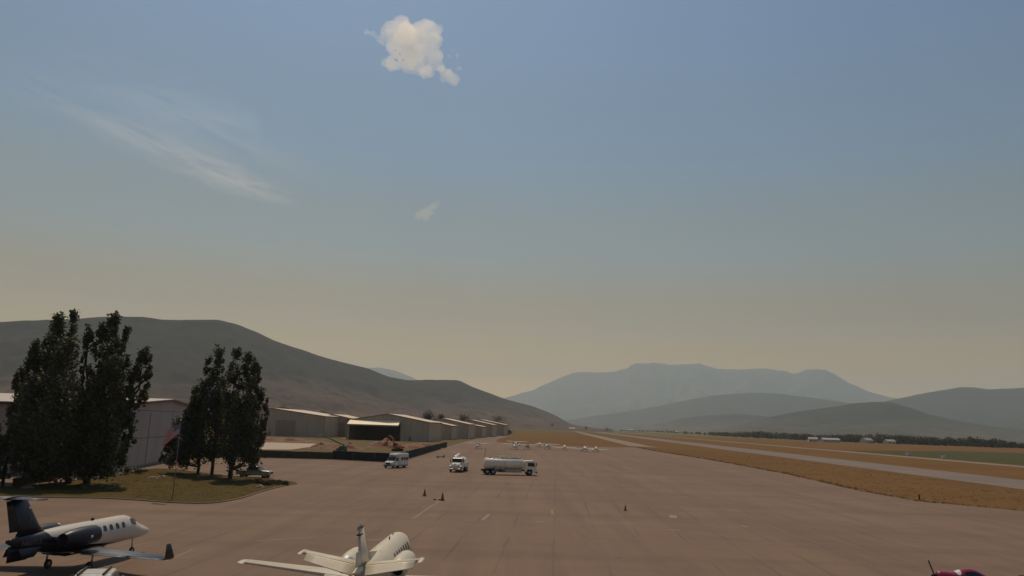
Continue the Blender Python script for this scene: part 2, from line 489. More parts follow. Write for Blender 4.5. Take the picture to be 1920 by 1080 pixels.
def ridge_range(name, sil, dist, front, back, m, nu=260, nv=44, gully=0.22, gscale=1.0, seed=0.0, pw=1.25, rough=0.012):
    """sil: (px, py) crest as seen; dist(px): metres to the crest; front/back: depth of the slopes"""
    sil = sorted(sil)
    X = np.array([p[0] for p in sil], float); Y = np.array([p[1] for p in sil], float)
    px = np.linspace(X[0], X[-1], nu); py = np.interp(px, X, Y)
    ker = np.array([1, 2, 3, 2, 1]) / 9.0
    pp = np.pad(py, 2, mode='edge'); py = np.convolve(pp, ker, 'valid')
    nf = int(nv * 0.72); verts = []; faces = []
    for i in range(nu):
        d = pray(px[i], py[i]); hl = math.hypot(d.x, d.y); hx, hy = d.x / hl, d.y / hl
        D = dist(px[i]) if callable(dist) else dist
        Hr = max(-6.0, CAM_H + D * d.z / hl)
        for j in range(nv):
            if j <= nf:
                t = j / nf; r = D - front * (1 - t); prof = t ** pw * (1 - 0.18 * math.sin(math.pi * t))
            else:
                t = 1 - (j - nf) / (nv - 1 - nf); r = D + back * (1 - t); prof = t ** 1.1
            x, y = hx * r, hy * r
            q = Vector((x * 0.0011 * gscale + seed, y * 0.0011 * gscale, 0.3))
            n = noise.ridged_multi_fractal(q, 0.9, 2.1, 6, 1.0, 2.0)
            k = math.sin(math.pi * min(1, prof)) ** 0.8
            z = Hr * prof - Hr * gully * k * max(0.0, 1.15 - 0.5 * n) 
            q2 = Vector((x * 0.006 * gscale, y * 0.006 * gscale, seed))
            z += Hr * rough * noise.fractal(q2, 1.0, 2.0, 4) * (0.4 + k)
            if j == 0 or j == nv - 1: z = -8.0
            verts.append((x, y, z))
    for i in range(nu - 1):
        for j in range(nv - 1):
            faces.append((i*nv+j, (i+1)*nv+j, (i+1)*nv+j+1, i*nv+j+1))
    me = bpy.data.meshes.new(name); me.from_pydata(verts, [], faces)
    me.polygons.foreach_set('use_smooth', [True] * len(faces)); me.materials.append(m); me.update()
    return tag(link_mesh(name, me), kind='structure')

ridge_range('hill', [(-420,668),(-250,630),(-120,612),(0,603),(60,600.5),(150,597),(200,594),(265,593),(300,599),(350,600),(407,599),(440,607),(480,622),(520,641),(560,654),(600,668),(640,678),(690,691),(730,707),(765,713),(800,712),(860,713),(890,727),(950,749),(1000,762),(1040,778),(1070,795),(1105,801),(1130,803.6),(1150,804.2)],
    lambda p: 3600 + 900 * max(0, min(1, (p - 500) / 500)), 2300, 2600, M_hill, 420, 80, 0.24, 1.3, 3.1, rough=0.02)
ridge_range('mountain', [(600,720),(650,700),(690,690),(712,689),(740,695),(775,708),(800,722),(860,745),(960,770)], 19000, 3500, 2500, M_far, 120, 30, 0.15, 0.3, 5.5)
ridge_range('mountain', [(840,775),(900,760),(950,745),(1000,731),(1040,712),(1075,698),(1110,697),(1140,697),(1160,694),(1175,691),(1186,682),(1208,681),(1230,679),(1252,684),(1275,684),(1310,681),(1325,686),(1345,691),(1380,692),(1440,691),(1470,696),(1490,701),(1510,694),(1530,691),(1550,694),(1565,702),(1590,717),(1630,735),(1670,745),(1720,752),(1800,762),(1900,775),(2000,790)],
    20500, 6500, 4000, M_far, 620, 72, 0.30, 0.6, 1.7, 1.1, 0.040)
ridge_range('mountain', [(1560,790),(1600,772),(1640,757),(1680,748),(1700,744),(1740,736),(1770,731),(1800,726),(1825,726),(1850,730),(1880,729),(1920,727),(2000,722),(2120,715),(2300,730),(2500,760)],
    11000, 4200, 3000, M_mid, 260, 60, 0.26, 0.8, 8.2, rough=0.02)
ridge_range('hill', [(1000,800),(1050,790),(1120,779),(1200,768),(1250,758),(1300,748),(1340,741),(1380,738),(1430,736),(1470,739),(1520,745),(1600,757),(1700,775),(1800,795)],
    12500, 3600, 2500, M_mid, 260, 60, 0.26, 0.8, 4.4, rough=0.02)
ridge_range('hill', [(1180,803),(1230,795),(1280,784),(1330,778),(1380,776),(1430,780),(1500,790),(1560,800)],
    8500, 1800, 1500, M_hill, 140, 36, 0.15, 0.8, 6.3)
ridge_range('hill', [(1330,808),(1400,793),(1440,782),(1500,771),(1560,763),(1600,756),(1640,753),(1670,754),(1700,762),(1740,776),(1790,788),(1850,798),(1920,806),(2050,818),(2200,826)],
    6800, 2600, 1800, M_mid, 260, 60, 0.26, 1.0, 9.9, rough=0.02)

# ------------------------------------------------------------------ clouds
def volume_mat(name, color, density, aniso, homogeneous=True):
    m = bpy.data.materials.new(name); m.use_nodes = True
    t = m.node_tree; t.nodes.clear()
    o = t.nodes.new('ShaderNodeOutputMaterial'); v = t.nodes.new('ShaderNodeVolumePrincipled')
    v.inputs['Color'].default_value = (*color, 1); v.inputs['Density'].default_value = density
    v.inputs['Anisotropy'].default_value = aniso
    t.links.new(v.outputs[0], o.inputs['Volume'])
    if homogeneous: m.cycles.homogeneous_volume = True
    return m

def cumulus(name, label, blobs, y, density, depth_k, res, disp, aniso=0.78):
    """blobs: (px, py, radius px) as seen; the cloud hangs y metres ahead"""
    bm = bmesh.new()
    k = y / CAM_F * 1.05
    for px, py, r in blobs:
        c = at_y(px, py, y)
        M = Matrix.Translation(c + Vector((0, rnd.uniform(-1, 1) * r * k * depth_k, 0))) @ Matrix.Diagonal((r*k, r*k*1.1, r*k*0.92, 1))
        bmesh.ops.create_icosphere(bm, subdivisions=3, radius=1.0, matrix=M)
    me = bpy.data.meshes.new(name); bm.to_mesh(me); bm.free()
    o = link_mesh(name, me)
    c = sum((v.co for v in me.vertices), Vector()) / len(me.vertices)
    me.transform(Matrix.Translation(-c)); o.location = c
    rm = o.modifiers.new('merge', 'REMESH'); rm.mode = 'VOXEL'; rm.voxel_size = res
    for i, (s, a) in enumerate(disp):
        tx = bpy.data.textures.new(name + '_puffs', 'CLOUDS'); tx.noise_scale = s; tx.noise_depth = 3
        dm = o.modifiers.new('puffs', 'DISPLACE'); dm.texture = tx; dm.strength = a; dm.mid_level = 0.5; dm.texture_coords = 'LOCAL'
    me.materials.append(volume_mat(name, (1.0, 0.97, 0.92), density, aniso))
    return tag(o, label, 'cloud')

cumulus('cumulus_cloud', 'bright cream cumulus puff alone high in the blue sky', 
    [(690,62,7),(700,66,9),(712,72,11),(724,68,14),(735,55,17),(744,44,10),(760,42,10),(752,62,24),(770,75,28),(745,85,22),(785,60,17),(800,62,20),(818,62,14),(826,72,9),(805,88,24),(785,100,26),(760,105,20),(740,112,15),(735,122,8),(812,108,20),(800,128,18),(790,140,11),(822,122,14),(832,136,13),(843,142,12),(852,150,7),(828,150,7),(842,105,6),(780,125,18),(765,128,10),(862,148,3),(857,106,3),(776,157,3),(722,118,4),(848,97,3),(696,84,3),(861,127,3)],
    4300.0, 0.0068, 0.9, 11.0, [(170.0, 80.0), (70.0, 55.0), (28.0, 26.0)])
cumulus('cumulus_cloud', 'faint small shred of cloud low below the cumulus puff',
    [(786,404,6),(796,400,9),(806,394,10),(814,388,9),(820,382,6),(800,406,8),(812,400,7)],
    7500.0, 0.004, 0.8, 16.0, [(150.0, 70.0), (50.0, 40.0)])

# thin streaks of ice cloud, a sheet nine kilometres up
g = NG('cirrus'); t = g.t
def cirrus_sheet(name, pxs, alt, dens):
    m = bpy.data.materials.new(name); m.use_nodes = True
    t = m.node_tree; t.nodes.clear(); L = t.links.new
    o = t.nodes.new('ShaderNodeOutputMaterial')
    tr = t.nodes.new('ShaderNodeBsdfTransparent'); tl = t.nodes.new('ShaderNodeBsdfTranslucent'); tl.inputs['Color'].default_value = (0.9, 0.9, 0.9, 1)
    mx = t.nodes.new('ShaderNodeMixShader')
    uv = t.nodes.new('ShaderNodeUVMap'); uv.uv_map = 'UVMap'
    sp = t.nodes.new('ShaderNodeSeparateXYZ'); L(uv.outputs[0], sp.inputs[0])
    def M(op, a, b=None):
        n = t.nodes.new('ShaderNodeMath'); n.operation = op
        for i, v in enumerate((a, b)):
            if v is None: continue
            if isinstance(v, (int, float)): n.inputs[i].default_value = v
            else: L(v, n.inputs[i])
        return n.outputs[0]
    def N(sx, sy, rough, off):
        mp = t.nodes.new('ShaderNodeMapping'); mp.inputs['Scale'].default_value = (sx, sy, 1); mp.inputs['Location'].default_value = (off, off * 2, 0)
        L(uv.outputs[0], mp.inputs['Vector'])
        n = t.nodes.new('ShaderNodeTexNoise'); n.inputs['Scale'].default_value = 1; n.inputs['Detail'].default_value = 8; n.inputs['Roughness'].default_value = rough; n.inputs['Distortion'].default_value = 0.6
        L(mp.outputs[0], n.inputs['Vector']); return n.outputs['Fac']
    a = N(3.2, 2.6, 0.55, 0.3); b = N(8.0, 9.0, 0.62, 4.0)
    u, v = sp.outputs[0], sp.outputs[1]
    edge = M('MULTIPLY', M('SINE', M('MULTIPLY', u, math.pi)), M('POWER', M('SINE', M('MULTIPLY', v, math.pi)), 1.5))
    mr = t.nodes.new('ShaderNodeMapRange'); mr.inputs['From Min'].default_value = 0.40; mr.inputs['From Max'].default_value = 0.75
    L(M('ADD', M('MULTIPLY', a, 0.62), M('MULTIPLY', b, 0.38)), mr.inputs['Value'])
    fac = M('MULTIPLY', M('MULTIPLY', mr.outputs['Result'], edge), dens)
    L(fac, mx.inputs[0]); L(tr.outputs[0], mx.inputs[1]); L(tl.outputs[0], mx.inputs[2]); L(mx.outputs[0], o.inputs['Surface'])
    # corners as seen from the field, laid on a level sheet
    cs = [gp(px, py, alt) for px, py in pxs]
    n = 24; vs = []; fs = []; uvs = []
    for j in range(n + 1):
        for i in range(n + 1):
            s, q = i / n, j / n
            p = (cs[0]*(1-s) + cs[1]*s)*(1-q) + (cs[3]*(1-s) + cs[2]*s)*q
            vs.append((p.x, p.y, alt + 60 * math.sin(5*s + 3*q))); uvs.append((s, q))
    for j in range(n):
        for i in range(n): fs.append((j*(n+1)+i, j*(n+1)+i+1, (j+1)*(n+1)+i+1, (j+1)*(n+1)+i))
    me = bpy.data.meshes.new(name); me.from_pydata(vs, [], fs)
    ul = me.uv_layers.new(name='UVMap')
    for lp in me.loops: ul.data[lp.index].uv = uvs[lp.vertex_index]
    me.materials.append(m); me.update()
    return link_mesh(name, me)
tag(cirrus_sheet('cirrus_cloud', [(-40,60),(560,330),(560,420),(-60,170)], 7000.0, 0.40), 'long thin cirrus streak slanting down across the upper left sky', 'cloud', kind='stuff')
tag(cirrus_sheet('cirrus_cloud', [(60,40),(560,190),(620,380),(40,150)], 7600.0, 0.24), 'broad faint cirrus veil above the slanting streak', 'cloud', kind='stuff')
tag(cirrus_sheet('cirrus_cloud', [(300,255),(570,345),(560,400),(300,330)], 6600.0, 0.42), 'short bright cirrus wisps at the lower end of the streak', 'cloud', kind='stuff')
bpy.data.materials.remove(g.m)

# ------------------------------------------------------------------ smoke haze in the valley
HB = 28000.0
mb = MB(); mb.box((0, 0, (2060 - 12) / 2), (2 * HB, 2 * HB, 2060 + 12))
M_haze = volume_mat('haze', (0.75, 0.90, 1.0), HAZE_DENSITY, 0.3)
haze = mb.build('haze', M_haze)
haze['kind'] = 'stuff'

# ------------------------------------------------------------------ materials for built things
M_white = mat('white_paint', (0.72, 0.71, 0.68), 0.35, var=0.04, scale=1.5, coat=0.25, dirt=(0.42, 0.38, 0.32), dirt_amt=0.25, dscale=1.2)
M_wplane = mat('aircraft_white', (0.63, 0.58, 0.46), 0.5, var=0.05, scale=1.0, coat=0.2, dirt=(0.40, 0.38, 0.33), dirt_amt=0.35, dscale=1.6)
M_wctrl = mat('aircraft_control_white', (0.62, 0.57, 0.46), 0.55, var=0.05, scale=1.5, coat=0.15, dirt=(0.42, 0.38, 0.33), dirt_amt=0.35, dscale=2.0)
M_navy = mat('navy_paint', (0.011, 0.013, 0.026), 0.38, var=0.15, scale=2.0, coat=0.08, spec=0.3)
M_wing_grey = mat('wing_grey', (0.10, 0.105, 0.12), 0.35, var=0.08, scale=2.0, coat=0.2, dirt=(0.09, 0.09, 0.10), dirt_amt=0.4)
M_chrome = mat('polished_metal', (0.75, 0.74, 0.72), 0.18, 1.0, var=0.05)
M_alu = mat('dull_aluminium', (0.45, 0.45, 0.44), 0.4, 0.9, var=0.08)
M_black = mat('black_rubber', (0.018, 0.018, 0.019), 0.75, var=0.2, scale=6)
M_dark = mat('dark_interior', (0.012, 0.012, 0.013), 0.8, var=0.1)
M_glass = mat('tinted_glass', (0.012, 0.014, 0.017), 0.08, var=0.1, spec=0.7)
M_steel = mat('grey_steel', (0.20, 0.195, 0.19), 0.5, 0.4, var=0.15, scale=4)
M_lamp = mat('lamp_glass', (0.75, 0.74, 0.70), 0.12, var=0.03)
M_red = mat('red_lens', (0.35, 0.02, 0.015), 0.3, var=0.1)
M_grey = mat('grey_paint', (0.14, 0.14, 0.145), 0.5, var=0.12, scale=3, dirt=(0.10, 0.085, 0.07), dirt_amt=0.5)
M_orange = mat('orange_cone', (0.32, 0.055, 0.016), 0.6, var=0.15, scale=5, dirt=(0.05, 0.03, 0.02), dirt_amt=0.7, dscale=3)
M_letter = mat('grey_lettering', (0.10, 0.095, 0.10), 0.4, var=0.05)

# ------------------------------------------------------------------ aircraft
def cr(tab, x):
    """smooth interpolation of a station table [(x, a, b, c...)]"""
    xs = [r[0] for r in tab]
    i = max(0, min(len(xs) - 2, int(np.searchsorted(xs, x)) - 1))
    t = (x - xs[i]) / (xs[i+1] - xs[i]); t = max(0, min(1, t))
    P = [tab[max(0, i-1)], tab[i], tab[i+1], tab[min(len(tab)-1, i+2)]]
    out = []
    for k in range(1, len(tab[0])):
        a, b, c, d = (p[k] for p in P)
        h = xs[i+1] - xs[i]
        m1 = (c - a) / (P[2][0] - P[0][0]) * h if P[2][0] != P[0][0] else 0
        m2 = (d - b) / (P[3][0] - P[1][0]) * h if P[3][0] != P[1][0] else 0
        out.append((2*t**3 - 3*t**2 + 1)*b + (t**3 - 2*t**2 + t)*m1 + (-2*t**3 + 3*t**2)*c + (t**3 - t**2)*m2)
    return out

class Body:
    """fuselage: table of (station from nose, centre z, half width, half height up, half height down)"""
    def __init__(s, tab): s.tab = tab
    def p(s, st, ang, off=0.0):
        zc, hw, hu, hd = cr(s.tab, st)
        c, sn = math.cos(ang), math.sin(ang)
        hw = max(hw, 0.005); hh = max(hu if sn > 0 else hd, 0.005)
        n = Vector((0, c / hw, sn / hh)).normalized()
        return Vector((-st, hw * c, zc + hh * sn)) + n * off
    def mesh(s, mb, n=28, ns=60, mi=0):
        a, b = s.tab[0][0], s.tab[-1][0]
        rings = []
        for i in range(ns + 1):
            t = i / ns; t = t ** 1.35
            st = a + (b - a) * t
            rings.append([s.p(st, 2 * math.pi * k / n) for k in range(n)])
        return mb.loft(rings, mi)
    def patch(s, st0, st1, a0, a1, off=0.012, n=5, slant=0.0, rnd_=True):
        mb = MB(); vs = []; fs = []
        for i in range(n + 1):
            for j in range(n + 1):
                u, v = i / n, j / n
                if rnd_:       # round the corners of the pane
                    uu, vv = u * 2 - 1, v * 2 - 1
                    k = 1 - 0.10 * (uu * uu) * (vv * vv) * 2
                    uu *= k; vv *= k
                    u, v = uu / 2 + .5, vv / 2 + .5
                vs.append(s.p(st0 + (st1 - st0) * u + slant * v, a0 + (a1 - a0) * v, off))
        for i in range(n):
            for j in range(n): fs.append((i*(n+1)+j, (i+1)*(n+1)+j, (i+1)*(n+1)+j+1, i*(n+1)+j+1))
        return mb.add(vs, fs, 0, True)

def foil(lex, y, z, chord, th, c0=0.0, c1=1.0, n=7, vertical=False, tilt=0.0, cant=None):
    """closed section of a wing from chord fraction c0 to c1"""
    pts = []
    def t(x): return 5 * th * (0.2969*math.sqrt(max(x,0)) - 0.126*x - 0.3516*x*x + 0.2843*x**3 - 0.1036*x**4)
    fr = [c0 + (c1 - c0) * (0.5 - 0.5*math.cos(math.pi*i/n)) for i in range(n + 1)]
    up = [(f, max(t(f), 0.004)) for f in fr]; lo = [(f, -max(t(f), 0.004)) for f in reversed(fr)]
    ring = []
    for f, h in up + lo:
        x = lex - f * chord; d = h * chord
        if vertical: ring.append(Vector((x, y + d, z)))
        else: ring.append(Vector((x, y - tilt*d, z + d - math.tan(R_(0)) )))
    return ring

def surface(parent, name, cname, secs, m, mc, hinge=0.74, th=0.10, vertical=False, span=None, label=None, gap=0.012, droop=0.0):
    """a wing/tail with a separate moving part behind the hinge line. secs: (lex, y, z, chord) root -> tip"""
    mb = MB()
    mb.loft([foil(*s, th, 0, hinge if mc else 1.0, 9, vertical) for s in secs])
    w = mb.build(name, m, parent, label=label)
    if mc:
        for (cn, f0, f1) in cname:
            def lerp(f):
                k = f * (len(secs) - 1); i = min(int(k), len(secs) - 2); t = k - i
                return [secs[i][q] * (1-t) + secs[i+1][q] * t for q in range(4)]
            c = MB()
            rings = []
            for f in np.linspace(f0, f1, 5):
                L4 = lerp(f); ring = foil(*L4, th * 0.96, hinge + gap, 1.0, 5, vertical)
                if droop:
                    hx = L4[0] - hinge * L4[3]; q = math.radians(droop)
                    ring = [Vector((hx + (p.x-hx)*math.cos(q) - (p.z-L4[2])*math.sin(q), p.y, L4[2] + (p.x-hx)*math.sin(q) + (p.z-L4[2])*math.cos(q))) for p in ring]
                rings.append(ring)
            c.loft(rings)
            c.build(cn, mc, w)
    return w

def wheel_part(parent, name, c, r, w, m_rim=None, axis='Y'):
    mb = MB()
    prof = [(-w/2, r*0.6), (-w/2, r*0.9), (-w*0.32, r), (w*0.32, r), (w/2, r*0.9), (w/2, r*0.6)]
    mb.lathe(prof, axis, 18, (0,0,0))
    o = mb.build(name, M_black, parent, c)
    rm = MB(); rm.lathe([(-w*0.42, 0.001), (-w*0.44, r*0.3), (-w*0.36, r*0.35), (-w*0.40, r*0.61), (w*0.40, r*0.61), (w*0.36, r*0.35), (w*0.44, r*0.3), (w*0.42, 0.001)], axis, 14)
    rm.build('rim', m_rim or M_alu, o)
    return o

def nacelle(parent, x0, x1, y, z, r, m, m_lip, name='engine_nacelle', pipe=None):
    L = x0 - x1
    mb = MB()
    prof = [(-0.02*L, r*0.80), (0.0, r*0.86), (-0.03*L, r*0.94), (-0.12*L, r*1.0), (-0.45*L, r*1.02), (-0.75*L, r*0.92), (-0.93*L, r*0.74), (-L, r*0.66), (-L, r*0.60), (-0.9*L, r*0.58)]
    mb.lathe([(a, q) for a, q in prof], 'X', 24)
    nac = mb.build(name, m, parent, (x0, y, z))
    li = MB(); li.lathe([(-0.02*L, r*0.78), (0.012*L, r*0.83), (0.012*L, r*0.89), (-0.05*L, r*0.965), (-0.05*L, r*0.955)], 'X', 24)
    li.build('intake_lip', m_lip, nac)
    fa = MB(); fa.lathe([(-0.10*L, r*0.80), (-0.10*L, r*0.25), (-0.02*L, 0.01)], 'X', 24); fa.build('fan', M_dark, nac)
    e = MB(); e.lathe([(-0.93*L, r*0.62), (-0.90*L, r*0.4), (-0.90*L, 0.01)], 'X', 24); e.build('exhaust_core', M_dark, nac)
    tp = MB(); tp.lathe([(-0.86*L, r*0.855), (-L*1.005, r*0.675), (-L*1.04, r*0.64), (-L*1.04, r*0.60), (-0.95*L, r*0.60)], 'X', 24); tp.build('tailpipe', pipe or M_alu, nac)
    return nac

def text_mesh(name, cu, parent):
    o = bpy.data.objects.new(name + '_curve', cu); COL.objects.link(o)
    dg = bpy.context.evaluated_depsgraph_get(); dg.update()
    me = bpy.data.meshes.new_from_object(o.evaluated_get(dg))
    if not me.materials: me.materials.append(cu.materials[0])
    COL.objects.unlink(o); bpy.data.objects.remove(o); me.name = name
    return link_mesh(name, me, parent)

# ---- white straight-wing jet parked tail-on
def white_jet():
    t = thing('business_jet', 'white straight-winged business jet parked tail-on at the bottom of the frame', 'airplane', (-6.13, 49.93, 0), R_(87.3))
    t.rotation_euler = (R_(1.6), 0, R_(87.3))       # leans a little on its left strut
    B = Body([(0,1.42,.03,.03,.03),(.35,1.45,.24,.22,.22),(.9,1.50,.42,.38,.36),(1.7,1.58,.58,.52,.48),(2.3,1.66,.68,.72,.56),(2.9,1.82,.76,1.00,.70),(3.6,1.90,.82,1.06,.78),(5,1.92,.83,1.02,.82),(8.4,1.90,.83,.96,.80),(9.6,1.92,.78,.86,.72),(10.8,2.02,.62,.68,.60),(12.0,2.22,.42,.46,.46),(13.1,2.42,.22,.24,.28),(13.9,2.52,.06,.06,.08)])
    B.mesh(MB_ := MB()); MB_.build('fuselage', M_wplane, t)
    for sgn in (1, -1):
        for i in range(7):
            st = 4.15 + i * 0.62
            a = R_(24)
            ang = (a - R_(12), a + R_(15)) if sgn > 0 else (math.pi - a - R_(15), math.pi - a + R_(12))
            B.patch(st, st + 0.30, *ang).build('window', M_glass, t)
        ang = (R_(24), R_(52)) if sgn > 0 else (R_(128), R_(156))
        B.patch(2.55, 3.25, *ang, n=5).build('side_window', M_glass, t)
        ang = (R_(50), R_(86)) if sgn > 0 else (R_(94), R_(130))
        B.patch(2.15, 2.75, *ang, n=5).build('windshield', M_glass, t)
        # wing with flap and aileron
        secs = [(-5.55, sgn*0.25, 0.86, 2.65), (-5.60, sgn*1.0, 0.90, 2.55), (-6.35, sgn*7.55, 1.34, 1.22), (-6.62, sgn*7.93, 1.38, 0.80)]
        w = surface(t, 'wing', [('flap', 0.28, 0.44), ('aileron', 0.445, 0.66)], [secs[0], secs[1], secs[2]], M_wplane, M_wctrl, 0.70, 0.12, droop=17.0)
        tip = MB(); tip.loft([foil(*secs[2], 0.12, 0, 1, 9), foil(-6.45, sgn*7.75, 1.36, 1.06, 0.10, 0, 1, 9), foil(*secs[3], 0.06, 0, 1, 9)]); tip.build('wing_tip', M_wplane, w)
        sp = [(-5.40, sgn*0.62, 1.12, 2.7), (-5.60, sgn*1.05, 1.18, 2.42)]
        # tailplane with marked dihedral
        hs = [(-11.75, sgn*0.12, 2.62, 1.78), (-12.2, sgn*2.75, 3.06, 1.15)]
        s_ = surface(t, 'stabilizer', [('elevator', 0.03, 0.93)], hs, M_wplane, M_wctrl, 0.58, 0.10, droop=27.0)
        hn = MB(); hn.loft([foil(-12.10, sgn*2.72, 3.055, 1.25, 0.12, 0, 1, 8), foil(-12.16, sgn*2.86, 3.07, 1.15, 0.12, 0, 1, 8), foil(-12.3, sgn*2.93, 3.08, 0.85, 0.06, 0, 1, 8)]); hn.build('elevator_horn', M_wplane, s_)
        # static wicks
        nacelle(t, -7.55, -10.55, sgn*1.32, 2.16, 0.52, M_wplane, M_chrome)
        py = MB(); py.loft([foil(-8.2, sgn*0.60, 2.12, 2.2, 0.10), foil(-8.3, sgn*0.90, 2.15, 2.1, 0.09)]); py.build('engine_pylon', M_wplane, t)
        g = MB(); g.tube([(-7.35, sgn*1.75, 1.15), (-7.4, sgn*1.75, 0.35)], 0.06, 8); g.bar((-7.4, sgn*1.75, .5), (-7.75, sgn*1.75, .9), .05)
        mg = g.build('main_gear_strut', M_alu, t)
        wheel_part(t, 'main_wheel', (-7.4, sgn*1.62, 0.28), 0.28, 0.18)
        lens = MB(); lens.box((-13.62, sgn*.055, 3.98), (.10, .05, .07)); lens.build('tail_light', M_lamp, t, bevel=.01)
    # fin and rudder
    fs = [(-10.7, 0, 2.55, 3.0), (-11.55, 0, 2.95, 2.25), (-12.95, 0, 4.42, 1.22), (-13.15, 0, 4.57, 0.85)]
    f_ = surface(t, 'fin', [('rudder', 0.2, 0.66)], fs[:3], M_wctrl, M_wctrl, 0.68, 0.095, True)
    cap = MB(); cap.loft([foil(*fs[2], 0.095, 0, 1, 9, True), foil(-13.05, 0, 4.52, 1.05, 0.09, 0, 1, 9, True), foil(*fs[3], 0.05, 0, 1, 9, True)]); cap.build('fin_cap', M_grey, f_)
    tb = MB(); tb.box((-13.55, 0, 4.16), (.6, .17, .05)); tb.build('rudder_seam', M_dark, f_)
    de = MB(); de.loft([[Vector((-8.8, -.02, 2.72)), Vector((-8.8, .02, 2.72)), Vector((-8.8, .02, 2.70)), Vector((-8.8, -.02, 2.70))], [Vector((-11.2, -.06, 3.05)), Vector((-11.2, .06, 3.05)), Vector((-11.2, .14, 2.5)), Vector((-11.2, -.14, 2.5))]], smooth=False); de.build('dorsal_fairing', M_wplane, f_)
    bl = MB(); bl.tube([(-13.6, 0, 4.57), (-13.6, 0, 4.72)], [.05, .02], 8); bl.build('beacon', M_lamp, f_)
    tc = MB(); tc.tube([(-13.2, 0, 2.42), (-13.95, 0, 2.52), (-14.35, 0, 2.56)], [.2, .09, .02], 10); tc.build('tail_cone', M_wctrl, t)
    g = MB(); g.tube([(-1.6, 0, 1.2), (-1.55, 0, .3)], .05, 8); g.build('nose_gear_strut', M_alu, t)
    wheel_part(t, 'nose_wheel', (-1.55, 0, .22), .22, .14)
    d = B.patch(4.4, 5.0, math.pi - R_(40), math.pi + R_(20), 0.006, 6, rnd_=False); 
    for c_, s3 in (((-6.2, 0, 2.98), (.28, .02, .16)), ((-4.6, .12, 2.96), (.2, .02, .12))):
        an = MB(); an.box(c_, s3); an.build('antenna', M_dark, t)
    for (x, y) in ((-8.6, .25), (-9.4, -.2), (-7.9, -.15)):
        lo = MB(); lo.box((x, y, 1.90+.95*math.sqrt(max(0,1-(y/.83)**2))+.004), (.10, .025, .012)); lo.build('vent', M_dark, t)
    return t
white_jet()

# ---- navy and white T-tail jet
NAVY_S = 7.35
g = NG('navy_white_livery')
sx = g.sep(g.mapping()); X = sx[0]; Z = sx[2]
st = g.math('MULTIPLY', X, -1.0)
# white spine whose edge sweeps up towards the tail, navy below and aft
edge = g.rng(st, 6.6, 11.4, 1.35, 2.62)
isn = g.math('MULTIPLY', g.math('GREATER_THAN', st, NAVY_S - 0.55), g.math('LESS_THAN', Z, g.math('ADD', edge, 0.0)))
tail = g.math('GREATER_THAN', g.math('SUBTRACT', st, g.math('MULTIPLY', g.math('SUBTRACT', 2.85, Z), -0.6)), 10.35)
belly = g.math('LESS_THAN', Z, g.rng(st, 3.0, 7.4, 1.02, 1.45))
belly = g.math('MULTIPLY', belly, g.math('GREATER_THAN', st, 3.0))
fac = g.math('MAXIMUM', g.math('MAXIMUM', isn, tail), belly)
cl = g.mix(fac, (0.58, 0.55, 0.50), (0.011, 0.013, 0.026))
M_livery = g.done(cl, 0.35, 0.35); g.b.inputs['Coat Weight'].default_value = 0.1

